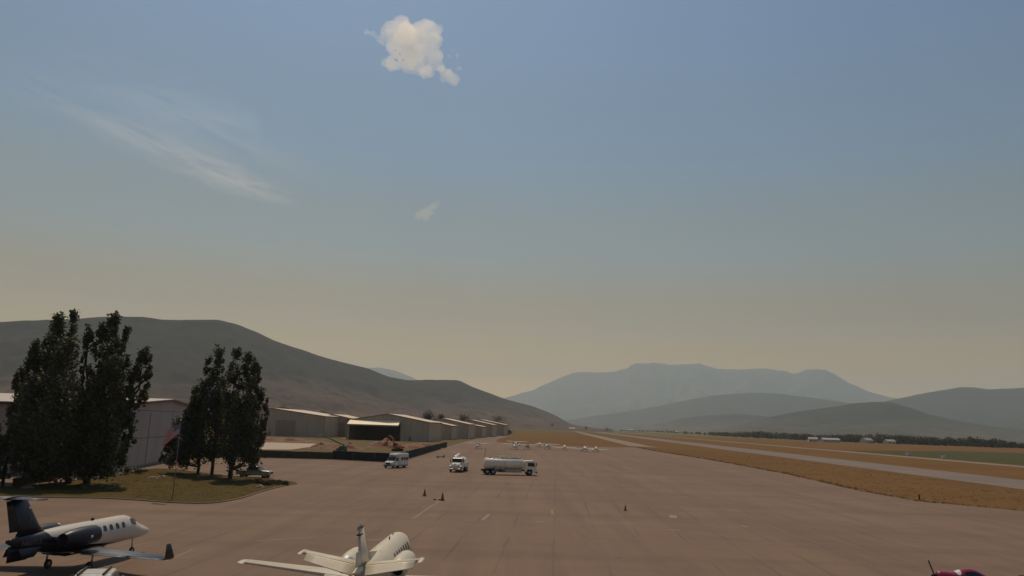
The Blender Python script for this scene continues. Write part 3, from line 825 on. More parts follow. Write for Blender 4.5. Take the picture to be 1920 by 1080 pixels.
def navy_jet():
    K = 0.892
    t = thing('business_jet', 'navy and white T-tail business jet with winglets near the trees', 'airplane', (-24.86, 55.3, 0), R_(81.15))
    B = Body([(0,1.34,.03,.03,.03),(.35,1.37,.22,.19,.20),(.9,1.43,.40,.36,.36),(1.6,1.52,.58,.52,.50),(2.2,1.62,.69,.76,.60),(2.8,1.72,.76,.91,.70),(3.5,1.76,.80,.93,.76),(5,1.77,.81,.90,.78),(7.4,1.78,.81,.88,.78),(8.7,1.84,.76,.80,.72),(9.9,1.96,.58,.62,.62),(11.0,2.10,.40,.42,.50),(12.1,2.24,.20,.20,.32),(12.7,2.30,.06,.06,.10)])
    B.mesh(MB_ := MB()); MB_.build('fuselage', M_livery, t)
    for sgn in (1, -1):
        for i in range(6):
            s0 = 3.75 + i * 0.60; a = R_(26)
            ang = (a - R_(11), a + R_(14)) if sgn > 0 else (math.pi - a - R_(14), math.pi - a + R_(11))
            B.patch(s0, s0 + 0.30, *ang).build('window', M_glass, t)
        ang = (R_(24), R_(54)) if sgn > 0 else (R_(126), R_(156))
        B.patch(2.45, 3.05, *ang, n=5).build('side_window', M_glass, t)
        ang = (R_(50), R_(86)) if sgn > 0 else (R_(94), R_(130))
        B.patch(1.95, 2.65, *ang, n=5).build('windshield', M_glass, t)
        secs = [(-5.5, sgn*0.2, 1.08, 2.9), (-6.2, sgn*1.1, 1.10, 2.35), (-7.9, sgn*6.9, 1.13, 1.05)]
        w = surface(t, 'wing', [('flap', 0.52, 0.78), ('aileron', 0.80, 0.99)], secs, M_wing_grey, M_wing_grey, 0.76, 0.11)
        wl = MB(); wl.loft([foil(-7.9, sgn*6.9, 1.13, 1.05, .09), foil(-8.05, sgn*7.03, 1.20, .92, .09)]); wl.loft([foil(-8.02, sgn*7.02, 1.17, .95, .08, vertical=True), foil(-8.75, sgn*7.16, 2.05, .42, .07, vertical=True)]); wl.build('winglet', M_navy, w)
        le = MB(); le.loft([[p + Vector((.012, 0, 0)) for p in foil(*s, 0.115, 0, 0.07, 5)] for s in secs[1:]]); le.build('leading_edge', M_chrome, w)
        nacelle(t, -7.35, -10.05, sgn*1.34, 2.12, 0.53, M_navy, M_chrome, pipe=M_navy)
        py = MB(); py.loft([foil(-7.9, sgn*0.55, 2.05, 2.0, 0.12), foil(-8.0, sgn*0.9, 2.1, 1.9, 0.10)]); py.build('engine_pylon', M_navy, t)
        hs = [(-11.85, sgn*0.05, 4.56, 1.25), (-12.35, sgn*1.9, 4.58, 0.75)]
        surface(t, 'stabilizer', [('elevator', 0.04, 0.97)], hs, M_wing_grey, M_navy, 0.70, 0.09)
        g = MB(); g.tube([(-7.6, sgn*1.5, 1.1), (-7.65, sgn*1.5, .3)], .06, 8); g.build('main_gear_strut', M_alu, t)
        wheel_part(t, 'main_wheel', (-7.65, sgn*1.36, .27), .27, .18)
        dv = MB(); dv.loft([foil(-10.3, sgn*.34, 1.85, 1.9, .05, vertical=True), foil(-11.3, sgn*.62, 1.35, .8, .05, vertical=True)]); dv.build('ventral_fin', M_navy, t)
        wf = MB(); wf.loft([[Vector((-4.9, sgn*.15, 1.0)), Vector((-4.9, sgn*.5, 1.05)), Vector((-4.9, sgn*.2, .98))], [Vector((-6.2, sgn*.1, .92)), Vector((-6.2, sgn*.95, 1.12)), Vector((-6.2, sgn*.3, .86))], [Vector((-8.4, sgn*.1, .95)), Vector((-8.4, sgn*.92, 1.12)), Vector((-8.4, sgn*.3, .9))], [Vector((-9.6, sgn*.1, 1.2)), Vector((-9.6, sgn*.4, 1.25)), Vector((-9.6, sgn*.2, 1.18))]]); wf.build('wing_fairing', M_navy, t)
    fs = [(-9.8, 0, 2.40, 2.75), (-10.45, 0, 2.9, 2.15), (-11.7, 0, 4.54, 1.42)]
    f_ = surface(t, 'fin', [('rudder', 0.34, 0.97)], fs, M_navy, M_navy, 0.74, 0.10, True)
    vs_ = MB(); vs_.loft([foil(-9.5, 0, 2.0, 3.0, .07, vertical=True), foil(-10.4, 0, 1.5, 2.1, .05, vertical=True), foil(-11.1, 0, 1.15, 1.4, .04, vertical=True)]); vs_.build('ventral_strake', M_navy, t)
    bu = MB(); bu.lathe([(0, .01), (-.25, .10), (-.9, .13), (-1.4, .08), (-1.7, .01)], 'X', 12); bu.build('bullet_fairing', M_navy, t, (-11.65, 0, 4.57))
    for y in (.13, -.13):
        lt = MB(); lt.box((-11.42, y*.55, 3.95), (.12, .05, .08)); lt.build('logo_light', M_lamp, t, bevel=.01)
    em = MB(); em.add([(-11.2, -.125, 3.30), (-11.38, -.13, 3.52), (-11.34, -.13, 3.30), (-11.42, -.13, 3.12)], [(0, 1, 2, 3)]); em.build('tail_emblem', M_letter, t)
    ilt = MB(); ilt.lathe([(0, .09), (-.04, .08), (-.05, .01)], 'Y', 10); ilt.build('inspection_light', M_lamp, t, (-8.4, -1.86, 2.10))
    g = MB(); g.tube([(-1.75, 0, 1.05), (-1.7, 0, .3)], .05, 8); g.build('nose_gear_strut', M_alu, t)
    wheel_part(t, 'nose_wheel', (-1.7, 0, .22), .22, .15)
    # registration on the engine-side fuselage
    cu = bpy.data.curves.new('registration', 'FONT'); cu.body = 'N607CE'; cu.size = 0.36; cu.extrude = 0.004; cu.materials.append(M_letter)
    tx = text_mesh('registration', cu, t)
    tx.matrix_local = Matrix.Translation((-11.95, -.33, 1.98)) @ Matrix.Rotation(R_(-10), 4, 'Z') @ Matrix.Rotation(R_(86), 4, 'X')
    an = MB(); an.box((-6.0, 0, 2.72), (.3, .02, .18)); an.build('antenna', M_dark, t)
    return t
navy_jet()

# ---- light aircraft: high wing and low wing, parked far out on the ramp
def light_plane(high, label, loc, rz, m_body, m_wing, m_trim, group, low_tail=False):
    t = thing('light_airplane', label, 'airplane', loc, rz, group)
    B = Body([(0,1.15,.12,.12,.12),(.12,1.16,.36,.30,.32),(.9,1.18,.50,.36,.42),(1.5,1.22,.54,.42,.46),(2.1,1.35,.56,.70,.56),(3.2,1.38,.55,.70,.56),(4.4,1.35,.42,.40,.42),(6.0,1.38,.22,.20,.22),(7.7,1.42,.06,.14,.08)])
    m = MB(); B.mesh(m, 18, 34); m.build('fuselage', m_body, t)
    B.patch(1.55, 2.15, R_(35), R_(145), .012, 6).build('windshield', M_glass, t)
    for sgn in (1, -1):
        B.patch(2.25, 3.5, *((R_(12), R_(50)) if sgn > 0 else (R_(130), R_(168))), .012, 5).build('side_window', M_glass, t)
        if high: secs = [(-1.9, sgn*.1, 2.08, 1.62), (-1.92, sgn*2.6, 2.12, 1.62), (-2.1, sgn*5.3, 2.18, 1.1)]
        else: secs = [(-1.7, sgn*.3, .86, 1.65), (-1.75, sgn*2.6, .98, 1.6), (-1.95, sgn*5.0, 1.16, 1.2)]
        w = surface(t, 'wing', [('flap', .1, .5), ('aileron', .52, .96)], secs, m_wing, m_wing, .78, .13)
        if high:
            s_ = MB(); s_.tube([(-2.3, sgn*.5, .95), (-2.45, sgn*2.6, 2.05)], .04, 6); s_.build('wing_strut', m_wing, w)
        surface(t, 'stabilizer', [('elevator', .05, .95)], [(-6.7, sgn*.05, 1.45, 1.1), (-6.85, sgn*1.7, 1.45, .75)], m_wing, m_wing, .62, .09)
        gl = MB(); gl.tube([(-2.6, sgn*.4, .85), (-2.7, sgn*1.15, .3)], [.06, .04], 6); gl.build('main_gear_leg', m_trim, t)
        wheel_part(t, 'main_wheel', (-2.7, sgn*1.2, .22), .22, .15)
    surface(t, 'fin', [('rudder', .1, .98)], [(-6.1, 0, 1.5, 1.5), (-6.95, 0, 2.65, .8)], m_body, m_trim, .62, .10, True)
    ng = MB(); ng.tube([(-.75, 0, .9), (-.7, 0, .25)], .04, 6); ng.build('nose_gear_leg', M_steel, t)
    wheel_part(t, 'nose_wheel', (-.7, 0, .2), .2, .13)
    sp = MB(); sp.lathe([(.28, .01), (.2, .1), (.0, .16), (-.02, .16)], 'X', 12); sp.build('spinner', m_trim, t, (0, 0, 1.15))
    a = rnd.uniform(0.2, 2.8)
    for k in (0, 1):
        pb = MB(); d = Vector((0, math.cos(a), math.sin(a))) * (1 if k else -1)
        pb.bar(d * .08, d * .95, .03, .13); pb.build('propeller_blade', M_dark, t, (.06, 0, 1.15))
    return t

M_tan = mat('cream_paint', (0.60, 0.54, 0.42), 0.35, var=0.05, coat=0.2)
M_blue = mat('blue_trim', (0.05, 0.08, 0.18), 0.35, var=0.1, coat=0.2)
M_maroon = mat('maroon_trim', (0.22, 0.03, 0.03), 0.35, var=0.1, coat=0.2)
M_green_p = mat('grey_green_paint', (0.10, 0.115, 0.095), 0.5, var=0.12)
def ramp(px, py, z=0): 
    p = gp(px, py, z); return (p.x, p.y, 0)
GRP = 'light aircraft parked on the far ramp'
P1 = light_plane(True, 'white high-wing light plane parked alone left of the tanker truck', ramp(895, 842), R_(-96), M_white, M_white, M_blue, GRP)
P2 = light_plane(False, 'low-wing white plane with red trim, farthest right of the parked row', ramp(1120, 847), R_(75), M_white, M_white, M_maroon, GRP)
dup(P1, ramp(967, 842.5), R_(80), 'white high-wing plane at the near left end of the parked row')
dup(P1, ramp(974, 836.5), R_(65), 'white high-wing plane behind the near left one, by the grass edge')
dup(P2, ramp(1012, 838), R_(86), 'white low-wing plane just right of the dark green plane')
dup(P1, ramp(1030, 842), R_(70), 'white high-wing plane fourth from the right end of the row')
dup(P2, ramp(1058, 843.5), R_(88), 'white low-wing plane third from the right end of the row, wings spread wide')
dup(P2, ramp(1092, 846), R_(100), 'white low-wing plane second from the right end of the row')
light_plane(False, 'dark grey-green light plane between the white ones in the row', ramp(990, 842), R_(84), M_green_p, M_green_p, M_green_p, GRP)

# ---- magenta taildragger cut by the lower right corner
M_mag = mat('magenta_paint', (0.30, 0.022, 0.055), 0.25, var=0.06, scale=2.0, coat=0.4)
def taildragger():
    p = gp(1754, 1064, 1.75)
    t = thing('sport_airplane', 'magenta single-engine taildragger cut off by the bottom right corner', 'airplane', (p.x, p.y, 0), R_(178))
    B = Body([(0,1.50,.14,.14,.14),(.10,1.50,.34,.30,.32),(.6,1.48,.44,.36,.42),(1.15,1.44,.48,.36,.46),(1.75,1.38,.48,.62,.48),(2.5,1.30,.46,.72,.48),(3.4,1.16,.38,.46,.42),(4.8,.92,.22,.24,.28),(6.1,.68,.07,.14,.10)])
    m = MB(); B.mesh(m, 24, 44); m.build('fuselage', M_mag, t)
    B.patch(1.22, 1.55, R_(30), R_(150), .014, 6).build('windshield', M_white, t)
    for sgn in (1, -1):
        B.patch(1.75, 2.9, *((R_(14), R_(52)) if sgn > 0 else (R_(128), R_(166))), .012, 5).build('canopy_pane', M_glass, t)
        surface(t, 'wing', [('aileron', .2, .95)], [(-1.2, sgn*.3, .95, 1.5), (-1.5, sgn*3.2, .90, .95)], M_mag, M_mag, .78, .13)
        surface(t, 'stabilizer', [('elevator', .05, .95)], [(-5.2, sgn*.05, .85, .95), (-5.4, sgn*1.3, .85, .6)], M_mag, M_mag, .6, .09)
        gl = MB(); gl.tube([(-1.1, sgn*.35, 1.05), (-.95, sgn*.85, .35)], [.07, .04], 6); gl.build('main_gear_leg', M_mag, t)
        wheel_part(t, 'main_wheel', (-.95, sgn*.9, .22), .22, .13)
    surface(t, 'fin', [('rudder', .1, .98)], [(-4.9, 0, .9, 1.1), (-5.5, 0, 1.75, .65)], M_mag, M_mag, .55, .1, True)
    wheel_part(t, 'tail_wheel', (-5.9, 0, .1), .1, .06)
    sp = MB(); sp.lathe([(.34, .01), (.24, .10), (.04, .17), (.0, .17)], 'X', 14); sp.build('spinner', M_dark, t, (0, 0, 1.5))
    for k in (1, -1):
        pb = MB(); d = Vector((0, -0.62, 0.78)).normalized() * k
        pb.bar(d * .1, d * 1.12, .03, .14); pb.build('propeller_blade', M_dark, t, (.1, 0, 1.5))
    t.scale = (.88, .88, .86)
    ex = MB(); ex.tube([(-.6, -.2, 1.1), (-1.1, -.25, .95)], .05, 8); ex.build('exhaust_pipe', M_steel, t)
    return t
taildragger()

# ------------------------------------------------------------------ buildings
def ribbed_mat(name, color, pitch=0.9, dirt=(0.20, 0.17, 0.14), depth=0.35):
    g = NG(name); ob = g.mapping(); s3 = g.sep(ob)
    w = g.math('FRACT', g.math('DIVIDE', g.math('ADD', s3[0], s3[1]), pitch))
    rib = g.math('GREATER_THAN', w, 0.86)
    c = Vector(color)
    col = g.mix(g.rng(g.noise(g.mapping((1, 1, .15)), 0.35, 5), .3, .7), tuple(c * .9), tuple(c * 1.08))
    col = g.mix(g.math('MULTIPLY', g.rng(g.noise(g.mapping((1.2, 1.2, .12)), 0.8, 6, .7), .5, .75), .45), col, dirt)
    g.bump(rib, depth, .05)
    return g.done(col, .6, .3)
M_wall_grey = ribbed_mat('grey_metal_siding', (0.33, 0.295, 0.285))
M_wall_tan = ribbed_mat('tan_metal_siding', (0.46, 0.385, 0.29))
M_wall_brn = ribbed_mat('brown_metal_siding', (0.46, 0.36, 0.25), dirt=(0.2, 0.15, 0.10))
M_roof = ribbed_mat('pale_roof_metal', (0.68, 0.56, 0.46), 0.6, (0.30, 0.24, 0.19))
M_roof_w = ribbed_mat('white_roof_metal', (0.50, 0.46, 0.42), 0.6, (0.38, 0.33, 0.29))
M_trim = mat('dark_red_trim', (0.10, 0.028, 0.024), 0.5, var=0.12)
M_seam = mat('dark_seam', (0.13, 0.115, 0.105), 0.7, var=0.1)
M_doorp = mat('hangar_door_panel', (0.84, 0.74, 0.54), 0.5, var=0.08, scale=1.0)
M_doorg = mat('shut_door_brown', (0.31, 0.245, 0.17), 0.6, var=0.1)
M_gutter = mat('gutter_brown', (0.16, 0.12, 0.085), 0.6, var=0.1)

def gable_hangar(name, label, corner_r, width, length, eave, ridge, m_wall, m_roof, rz=-RWY, door=None, man_door=None, group=None, trim=None, seam=None, vents=True, doorpanels=0):
    """corner_r: front right corner on the ground. local x to the left along the front (negative), y away"""
    t = thing(name, label, 'hangar', (corner_r[0], corner_r[1], -0.06), rz, group)
    T = 0.25
    W, L = width, length
    # front wall with an opening, built of pieces round it
    def wall_poly(pts, y0, y1):
        m = MB(); n = len(pts)
        vs = [(x, y0, z) for x, z in pts] + [(x, y1, z) for x, z in pts]
        fs = [tuple(range(n)), tuple(reversed(range(n, 2*n)))] + [(i, i+n, (i+1) % n + n, (i+1) % n) for i in range(n)]
        return m.add(vs, fs)
    if door:
        a, b, h = door          # from the left end, measured along -x
        x0, x1 = -a, -b         # x0 > x1
        zr = lambda x: eave + (ridge - eave) * (1 - abs(x + W/2) / (W/2))
        wall_poly([(0, 0), (0, eave), (x0, zr(x0)), (x0, 0)], 0, T).build('front_wall', m_wall, t)
        pts = [(x0, h), (x0, zr(x0))] + ([(-W/2, ridge)] if x1 < -W/2 < x0 else []) + [(x1, zr(x1)), (x1, h)]
        wall_poly(pts, 0, T).build('front_wall', m_wall, t)
        if W + x1 > 0.3: wall_poly([(x1, 0), (x1, zr(x1)), (-W, eave), (-W, 0)], 0, T).build('front_wall', m_wall, t)
    else:
        wall_poly([(0, 0), (0, eave), (-W/2, ridge), (-W, eave), (-W, 0)], 0, T).build('front_wall', m_wall, t)
    wall_poly([(0, 0), (0, eave), (-W/2, ridge), (-W, eave), (-W, 0)], L - T, L).build('back_wall', m_wall, t)
    for x, nm in ((-T/2, 'side_wall'), (-W + T/2, 'side_wall')):
        m = MB(); m.box((x, L/2, eave/2 - .01), (T - .004, L - 2*T, eave - .02)); m.build(nm, m_wall, t)
    for s_ in (0, 1):
        xe = 0.35 if s_ == 0 else -W - 0.35
        k = (ridge - eave) / (W/2)
        m = MB()
        ze = eave - 0.35 * k + .03
        a_ = [(xe, -.35, ze), (-W/2, -.35, ridge + .03), (-W/2, L + .35, ridge + .03), (xe, L + .35, ze)]
        up = [(p[0], p[1], p[2] + .16) for p in a_]
        m.add(a_ + up, [(0,1,2,3), (4,7,6,5), (0,4,5,1), (1,5,6,2), (2,6,7,3), (3,7,4,0)])
        r = m.build('roof_slope', m_roof, t)
        f = MB(); f.bar((xe, -.38, ze - .02), (-W/2, -.38, ridge + .01), .05, .32); f.build('fascia', trim or M_gutter, r)
        f = MB(); f.bar((xe + (.03 if s_ == 0 else -.03), -.3, ze - .02), (xe + (.03 if s_ == 0 else -.03), L + .3, ze - .02), .05, .28); f.build('gutter', trim or M_gutter, r)
    if seam:
        m = MB(); m.box((-W/2, -.02, seam), (W - .4, .05, .12)); m.build('wall_band', M_seam, t)
        m = MB(); m.box((.02, L/2, seam), (.05, L - .4, .12)); m.build('wall_band', M_seam, t)
    if doorpanels:
        x0, x1, h = doorpanels[1:]
        n = doorpanels[0]; w = (x1 - x0) / n
        for i in range(n):
            m = MB(); m.box((-(x0 + w*(i+.5)), -.07 - .05*(i % 2), h/2), (w - .12, .09, h)); m.build('door_panel', M_doorg, t)
    for x in (-.25, -W + .25):
        m = MB(); m.box((x, -.05, eave/2 - .1), (.14, .1, eave - .3)); m.build('downpipe', M_gutter, t)
    for x in (-W*.25, -W*.75):
        m = MB(); m.box((x, -.14, eave - .7), (.35, .26, .28)); m.build('wall_lamp', M_lamp, t)
    if man_door:
        m = MB(); m.box((-man_door, -.03, 1.1), (1.0, .08, 2.2)); d = m.build('man_door', M_seam, t)
        m = MB(); m.box((-man_door - .38, -.09, 1.05), (.1, .06, .1)); m.build('handle', M_alu, d)
    return t

# big grey hangar behind the lawn trees: its gable end faces the apron and runs away to the right
GA, GB = gp(185, 891), gp(385, 851.5)
GA, GB = Vector((GA.x, GA.y, 0)), Vector((GB.x, GB.y, 0))
gdir = (GB - GA).normalized()
def grey_hangar():
    Wg = (GB - GA).length; ang = math.atan2(gdir.y, gdir.x)
    t = thing('hangar', 'large grey metal hangar with dark red roof trim behind the poplars', 'hangar', (GA.x, GA.y, -0.04), ang)
    D, E_, Rg, band = 55.0, 10.4, 12.3, 5.1       # local x along the gable end, y into the building
    zr = lambda x: E_ + (Rg - E_) * (1 - abs(x - Wg/2) / (Wg/2))
    def slab(pts, y0, y1, nm, m_):
        m = MB(); n = len(pts)
        vs = [(x, y0, z) for x, z in pts] + [(x, y1, z) for x, z in pts]
        m.add(vs, [tuple(range(n)), tuple(reversed(range(n, 2*n)))] + [(i, i+n, (i+1) % n + n, (i+1) % n) for i in range(n)])
        return m.build(nm, m_, t)
    for y0, y1 in ((0, .24), (D - .24, D)):
        slab([(0, 0), (Wg, 0), (Wg, band - .08), (0, band - .08)], y0, y1, 'lower_wall', M_wall_grey)
        slab([(0, band + .08), (Wg, band + .08), (Wg, E_ - .45), (0, E_ - .45)], y0, y1, 'upper_wall', M_wall_grey)
        slab([(0, E_ - .33), (Wg, E_ - .33), (Wg, E_), (Wg/2, Rg), (0, E_)], y0, y1, 'gable_wall', M_wall_grey)
        for z in (band, E_ - .39):
            slab([(.02, z - .09), (Wg - .02, z - .09), (Wg - .02, z + .09), (.02, z + .09)], y0 + .03, y1 - .03, 'wall_band', M_seam)
    for x in (.12, Wg - .12):
        m = MB(); m.box((x, D/2, E_/2 - .02), (.235, D - .5, E_ - .04)); m.build('side_wall', M_wall_grey, t)
    for s_ in (0, 1):
        xe = -.6 if s_ == 0 else Wg + .6
        k = (Rg - E_) / (Wg/2); ze = E_ - .6 * k + .03
        m = MB(); a_ = [(xe, -.5, ze), (Wg/2, -.5, Rg + .03), (Wg/2, D + .5, Rg + .03), (xe, D + .5, ze)]
        m.add(a_ + [(q[0], q[1], q[2] + .2) for q in a_], [(0,1,2,3), (4,7,6,5), (0,4,5,1), (1,5,6,2), (2,6,7,3), (3,7,4,0)])
        r = m.build('roof_slope', M_roof_w, t)
        f = MB(); f.bar((xe, -.54, ze - .05), (Wg/2, -.54, Rg - .02), .07, .36); f.build('rake_trim', M_trim, r)
        f = MB(); f.bar((xe - (.05 if s_ == 0 else -.05), -.5, ze - .05), (xe - (.05 if s_ == 0 else -.05), D + .5, ze - .05), .07, .42); f.build('eave_trim', M_trim, r)
    m = MB(); m.box((Wg/2, -.02, .2), (Wg, .06, .4)); m.build('plinth', M_kerb, t)
    for x in range(8, int(Wg), 16):
        m = MB(); m.box((x, -.05, E_/2 - .3), (.12, .09, E_ - .9)); m.build('wall_rib', M_wall_grey, t)
    return t
grey_hangar()

HG = 'gabled metal hangars in a row beside the taxilane'
def corner(px, py): p = gp(px, py); return (p.x, p.y)
# H3: the one with its tilt-up door raised
def open_hangar():
    c = corner(803, 828.5)
    t = gable_hangar('hangar', 'tan gabled hangar with its big tilt-up door raised over a dark opening', c, 42.0, 42.0, 9.7, 13.3, M_wall_tan, M_roof, door=(14.5, 40.8, 7.7), man_door=9.5, group=HG)
    # raised door leaf, tipped out over the apron
    a0, a1, z0 = -14.7, -40.6, 9.9
    m = MB(); vs = [(a0, -.25, z0), (a1, -.25, z0), (a1, -5.0, z0 - 2.15), (a0, -5.0, z0 - 2.15)]
    m.add(vs + [(x, y, z - .14) for x, y, z in vs], [(0,1,2,3), (7,6,5,4), (0,4,5,1), (1,5,6,2), (2,6,7,3), (3,7,4,0)])
    d = m.build('tilt_door', M_doorp, t)
    for i in range(19):
        x = a0 + (a1 - a0) * (i + .5) / 19
        r = MB(); r.bar((x, -.3, z0 + .05), (x, -4.95, z0 - 2.06), .34, .12); r.build('door_rib', M_doorp, d)
    r = MB(); r.box(((a0+a1)/2, -5.05, z0 - 2.5), (a0 - a1, .12, .7)); r.build('door_lower_leaf', M_doorg, d)
    for x in (a0 + .1, a1 - .1):
        r = MB(); r.bar((x, -.1, 6.3), (x, -3.6, z0 - 1.75), .14); r.build('door_strut', M_steel, d)
    m = MB(); m.box((-28, 21, -.0), (41, 41, .08)); m.build('floor_slab', M_kerb, t)
    # things stored inside read only as dark shapes; workbench along the back wall
    return t
open_hangar()
gable_hangar('hangar', 'wide tan gabled hangar just right of the tall trees', corner(607, 820), 58.0, 50.0, 11.2, 14.6, M_wall_tan, M_roof, group=HG, man_door=30.0, doorpanels=(4, 16, 27, 8.5))
gable_hangar('hangar', 'small brown hangar tucked between the wide one and the open-door one', corner(655, 819.5), 21.0, 30.0, 10.6, 12.6, M_wall_brn, M_roof, group=HG, doorpanels=(3, 3, 15, 8.0))
c0 = Vector((*corner(803, 828.5), 0))
def along(k, lat=0.0):
    p = c0 + RDIR * k + RNOR * lat; return (p.x, p.y)
gable_hangar('hangar', 'low tan hangar directly behind the open-door hangar', along(62, 3.0), 24.0, 26.0, 8.2, 10.4, M_wall_tan, M_roof, group=HG)
gable_hangar('hangar', 'tan gabled hangar third along the row from the open-door one', along(105, 8.0), 34.0, 40.0, 9.4, 12.6, M_wall_tan, M_roof, group=HG)
gable_hangar('hangar', 'brownish hangar fourth along the row with a low roof', along(170, 10.5), 30.0, 34.0, 8.0, 10.2, M_wall_brn, M_roof, group=HG)
gable_hangar('hangar', 'tan hangar fifth along the row, half hidden', along(230, 13.0), 36.0, 44.0, 9.6, 13.0, M_wall_tan, M_roof, group=HG)
gable_hangar('hangar', 'farthest hangar at the end of the row, beside the dark tree', along(310, 17.0), 46.0, 60.0, 10.0, 14.0, M_wall_tan, M_roof, group=HG)

# far white houses and sheds across the valley
M_hwhite = mat('white_house_wall', (0.50, 0.46, 0.41), 0.7, var=0.06)
M_hroof = mat('grey_house_roof', (0.34, 0.30, 0.27), 0.7, var=0.1)
M_hroofw = mat('bright_shed_roof', (0.46, 0.43, 0.39), 0.4, var=0.05)
M_pink = mat('pinkish_wall', (0.52, 0.38, 0.33), 0.7, var=0.06)
def house(label, px, py, w, d, h, rh, rz, mw, mr, cat='house'):
    p = gp(px, py)
    t = thing('farm_house' if cat == 'house' else 'storage_shed', label, cat, (p.x, p.y, -.06), rz)
    m = MB(); m.box((0, 0, h/2), (w, d, h)); m.build('wall', mw, t)
    k = MB(); o = .5
    for s_ in (1, -1):
        a_ = [(-w/2 - o, s_*(d/2 + o), h - o*rh/(d/2)), (w/2 + o, s_*(d/2 + o), h - o*rh/(d/2)), (w/2 + o, 0, h + rh), (-w/2 - o, 0, h + rh)]
        k.add(a_ + [(x, y, z + .2) for x, y, z in a_], [(0,1,2,3), (7,6,5,4), (0,4,5,1), (1,5,6,2), (2,6,7,3), (3,7,4,0)])
    k.build('roof', mr, t)
    for x in (-w/2 + .01, w/2 - .01):
        g_ = MB(); g_.add([(x, -d/2, h), (x, d/2, h), (x, 0, h + rh)], [(0, 1, 2)]); g_.build('gable', mw, t)
    for i in range(max(2, int(w / 5))):
        q = MB(); q.box((-w/2 + (i + .5) * w / max(2, int(w/5)), -d/2 - .02, h*.55), (1.4, .06, 1.3)); q.build('window', M_glass, t)
    return t
house('long white farm building in front of the right-hand tree line', 1556, 829.3, 26, 10, 3.8, 2.2, .15, M_hwhite, M_hroofw)
house('white house just right of the long farm building, half in trees', 1625, 831.0, 16, 11, 4.5, 3.2, .5, M_hwhite, M_hroof)
house('pale shed at the left foot of the dense tree line', 1524, 828.6, 12, 9, 4.0, 2.5, -.2, M_hwhite, M_hroof, 'shed')
house('bright white shed at the far end of the taxiway', 1072, 806.3, 22, 16, 6.0, 3.0, .1, M_hwhite, M_hroofw, 'shed')
house('small white house among the trees left of the taxiway end', 1054, 804.6, 16, 12, 6.0, 3.0, .3, M_hwhite, M_hroofw)
house('pink-walled barn beyond the runway, centre of the valley', 1182, 808.6, 28, 16, 7.0, 4.0, .2, M_pink, M_hroofw, 'barn')
house('white house behind the runway between two dark trees', 1270, 811.6, 18, 12, 5.0, 3.0, -.3, M_hwhite, M_hroofw)
house('tiny white shed in the trees left of the small white house', 1004, 803.8, 18, 12, 6.0, 3.0, .2, M_hwhite, M_hroofw, 'shed')
house('pale house high in the trees right of the farm building', 1610, 827.0, 18, 12, 7.0, 3.0, .2, M_hwhite, M_hroof)
house('low pale house at the right part of the tree line', 1668, 832.5, 14, 10, 4.0, 2.5, .2, M_hwhite, M_hroof)

# small white equipment cabinets beyond the runway
def cabinet(label, px, py):
    p = gp(px, py)
    t = thing('equipment_cabinet', label, 'cabinet', (p.x, p.y, -.06), .2, 'equipment cabinets by the green field')
    m = MB(); m.box((0, 0, .8), (1.9, 1.2, 1.3)); m.build('body', M_white, t, bevel=.04)
    m = MB(); m.box((0, 0, 1.5), (2.1, 1.4, .14)); m.build('lid', M_white, t)
    m = MB(); m.box((0, 0, .1), (2.2, 1.5, .2)); m.build('base', M_kerb, t)
    for x in (-.48, .48):
        m = MB(); m.box((x, -.62, .8), (.85, .04, 1.1)); m.build('door', M_white, t)
cabinet('white equipment cabinet by the green field, left of the pair', 1703, 854.5)
cabinet('white equipment cabinet by the green field, right of the pair', 1769, 860.5)

# ------------------------------------------------------------------ fence, building site
M_screen_d = mat('dark_screen_fabric', (0.036, 0.040, 0.042), 0.9, var=0.3, scale=0.6, spec=0.1)
M_screen_o = mat('olive_screen_fabric', (0.075, 0.072, 0.048), 0.9, var=0.2, scale=0.4, spec=0.1)
def screen_fence(label, pts, h, m, sag=0.0):
    t = thing('screened_fence', label, 'fence', (*pts[0], 0))
    o = Vector((*pts[0], 0))
    for a, b in zip(pts[:-1], pts[1:]):
        A_, B_ = Vector((*a, 0)) - o, Vector((*b, 0)) - o
        n = max(1, round((B_ - A_).length / 6.0))
        for i in range(n):
            p, q = A_.lerp(B_, i/n), A_.lerp(B_, (i+1)/n)
            d = (q - p).normalized(); nn = Vector((d.y, -d.x, 0)) * .03
            mb = MB(); seg = 6; vs = []
            hh = h + rnd.uniform(-.05, .05)
            for k in range(seg + 1):
                f = k / seg; c = p.lerp(q, f) + nn * (1.2 * math.sin(math.pi * f) * rnd.uniform(.2, 1.6))
                for z, off in ((.06, 0), (hh*.5, .03*rnd.uniform(-1, 1)), (hh - .05*math.sin(math.pi*f), 0)):
                    vs.append(c + Vector((0, 0, z)) + nn * off * 20)
            fs = [(k*3+j, (k+1)*3+j, (k+1)*3+j+1, k*3+j+1) for k in range(seg) for j in range(2)]
            mb.add(vs, fs); mb.build('screen_panel', m, t)
            po = MB(); po.tube([p + Vector((0, 0, -.05)), p + Vector((0, 0, h + .12))], .035, 6); po.build('post', M_steel, t)
        po = MB(); po.tube([A_ + Vector((0, 0, h)), B_ + Vector((0, 0, h))], .025, 6); po.build('top_rail', M_steel, t)
    return t
f1, f2, f3, f4 = (tuple(gp(*p).xy) for p in ((488, 858.5), (623, 861.8), (742, 868), (838, 838.5)))
fL = tuple(gp(360, 858).xy)
screen_fence('olive green screened fence running left behind the lawn trees', [fL, f1, f2], 1.75, M_screen_o)
screen_fence('dark screened fence bending round the building site behind the van', [f2, f3, f4], 2.15, M_screen_d)

pad = poly_sheet('concrete_pad', G2((470,829.5),(600,830.3),(612,832.5),(580,838.5),(548,843.2),(470,843.0)), 0.05, M_conc)

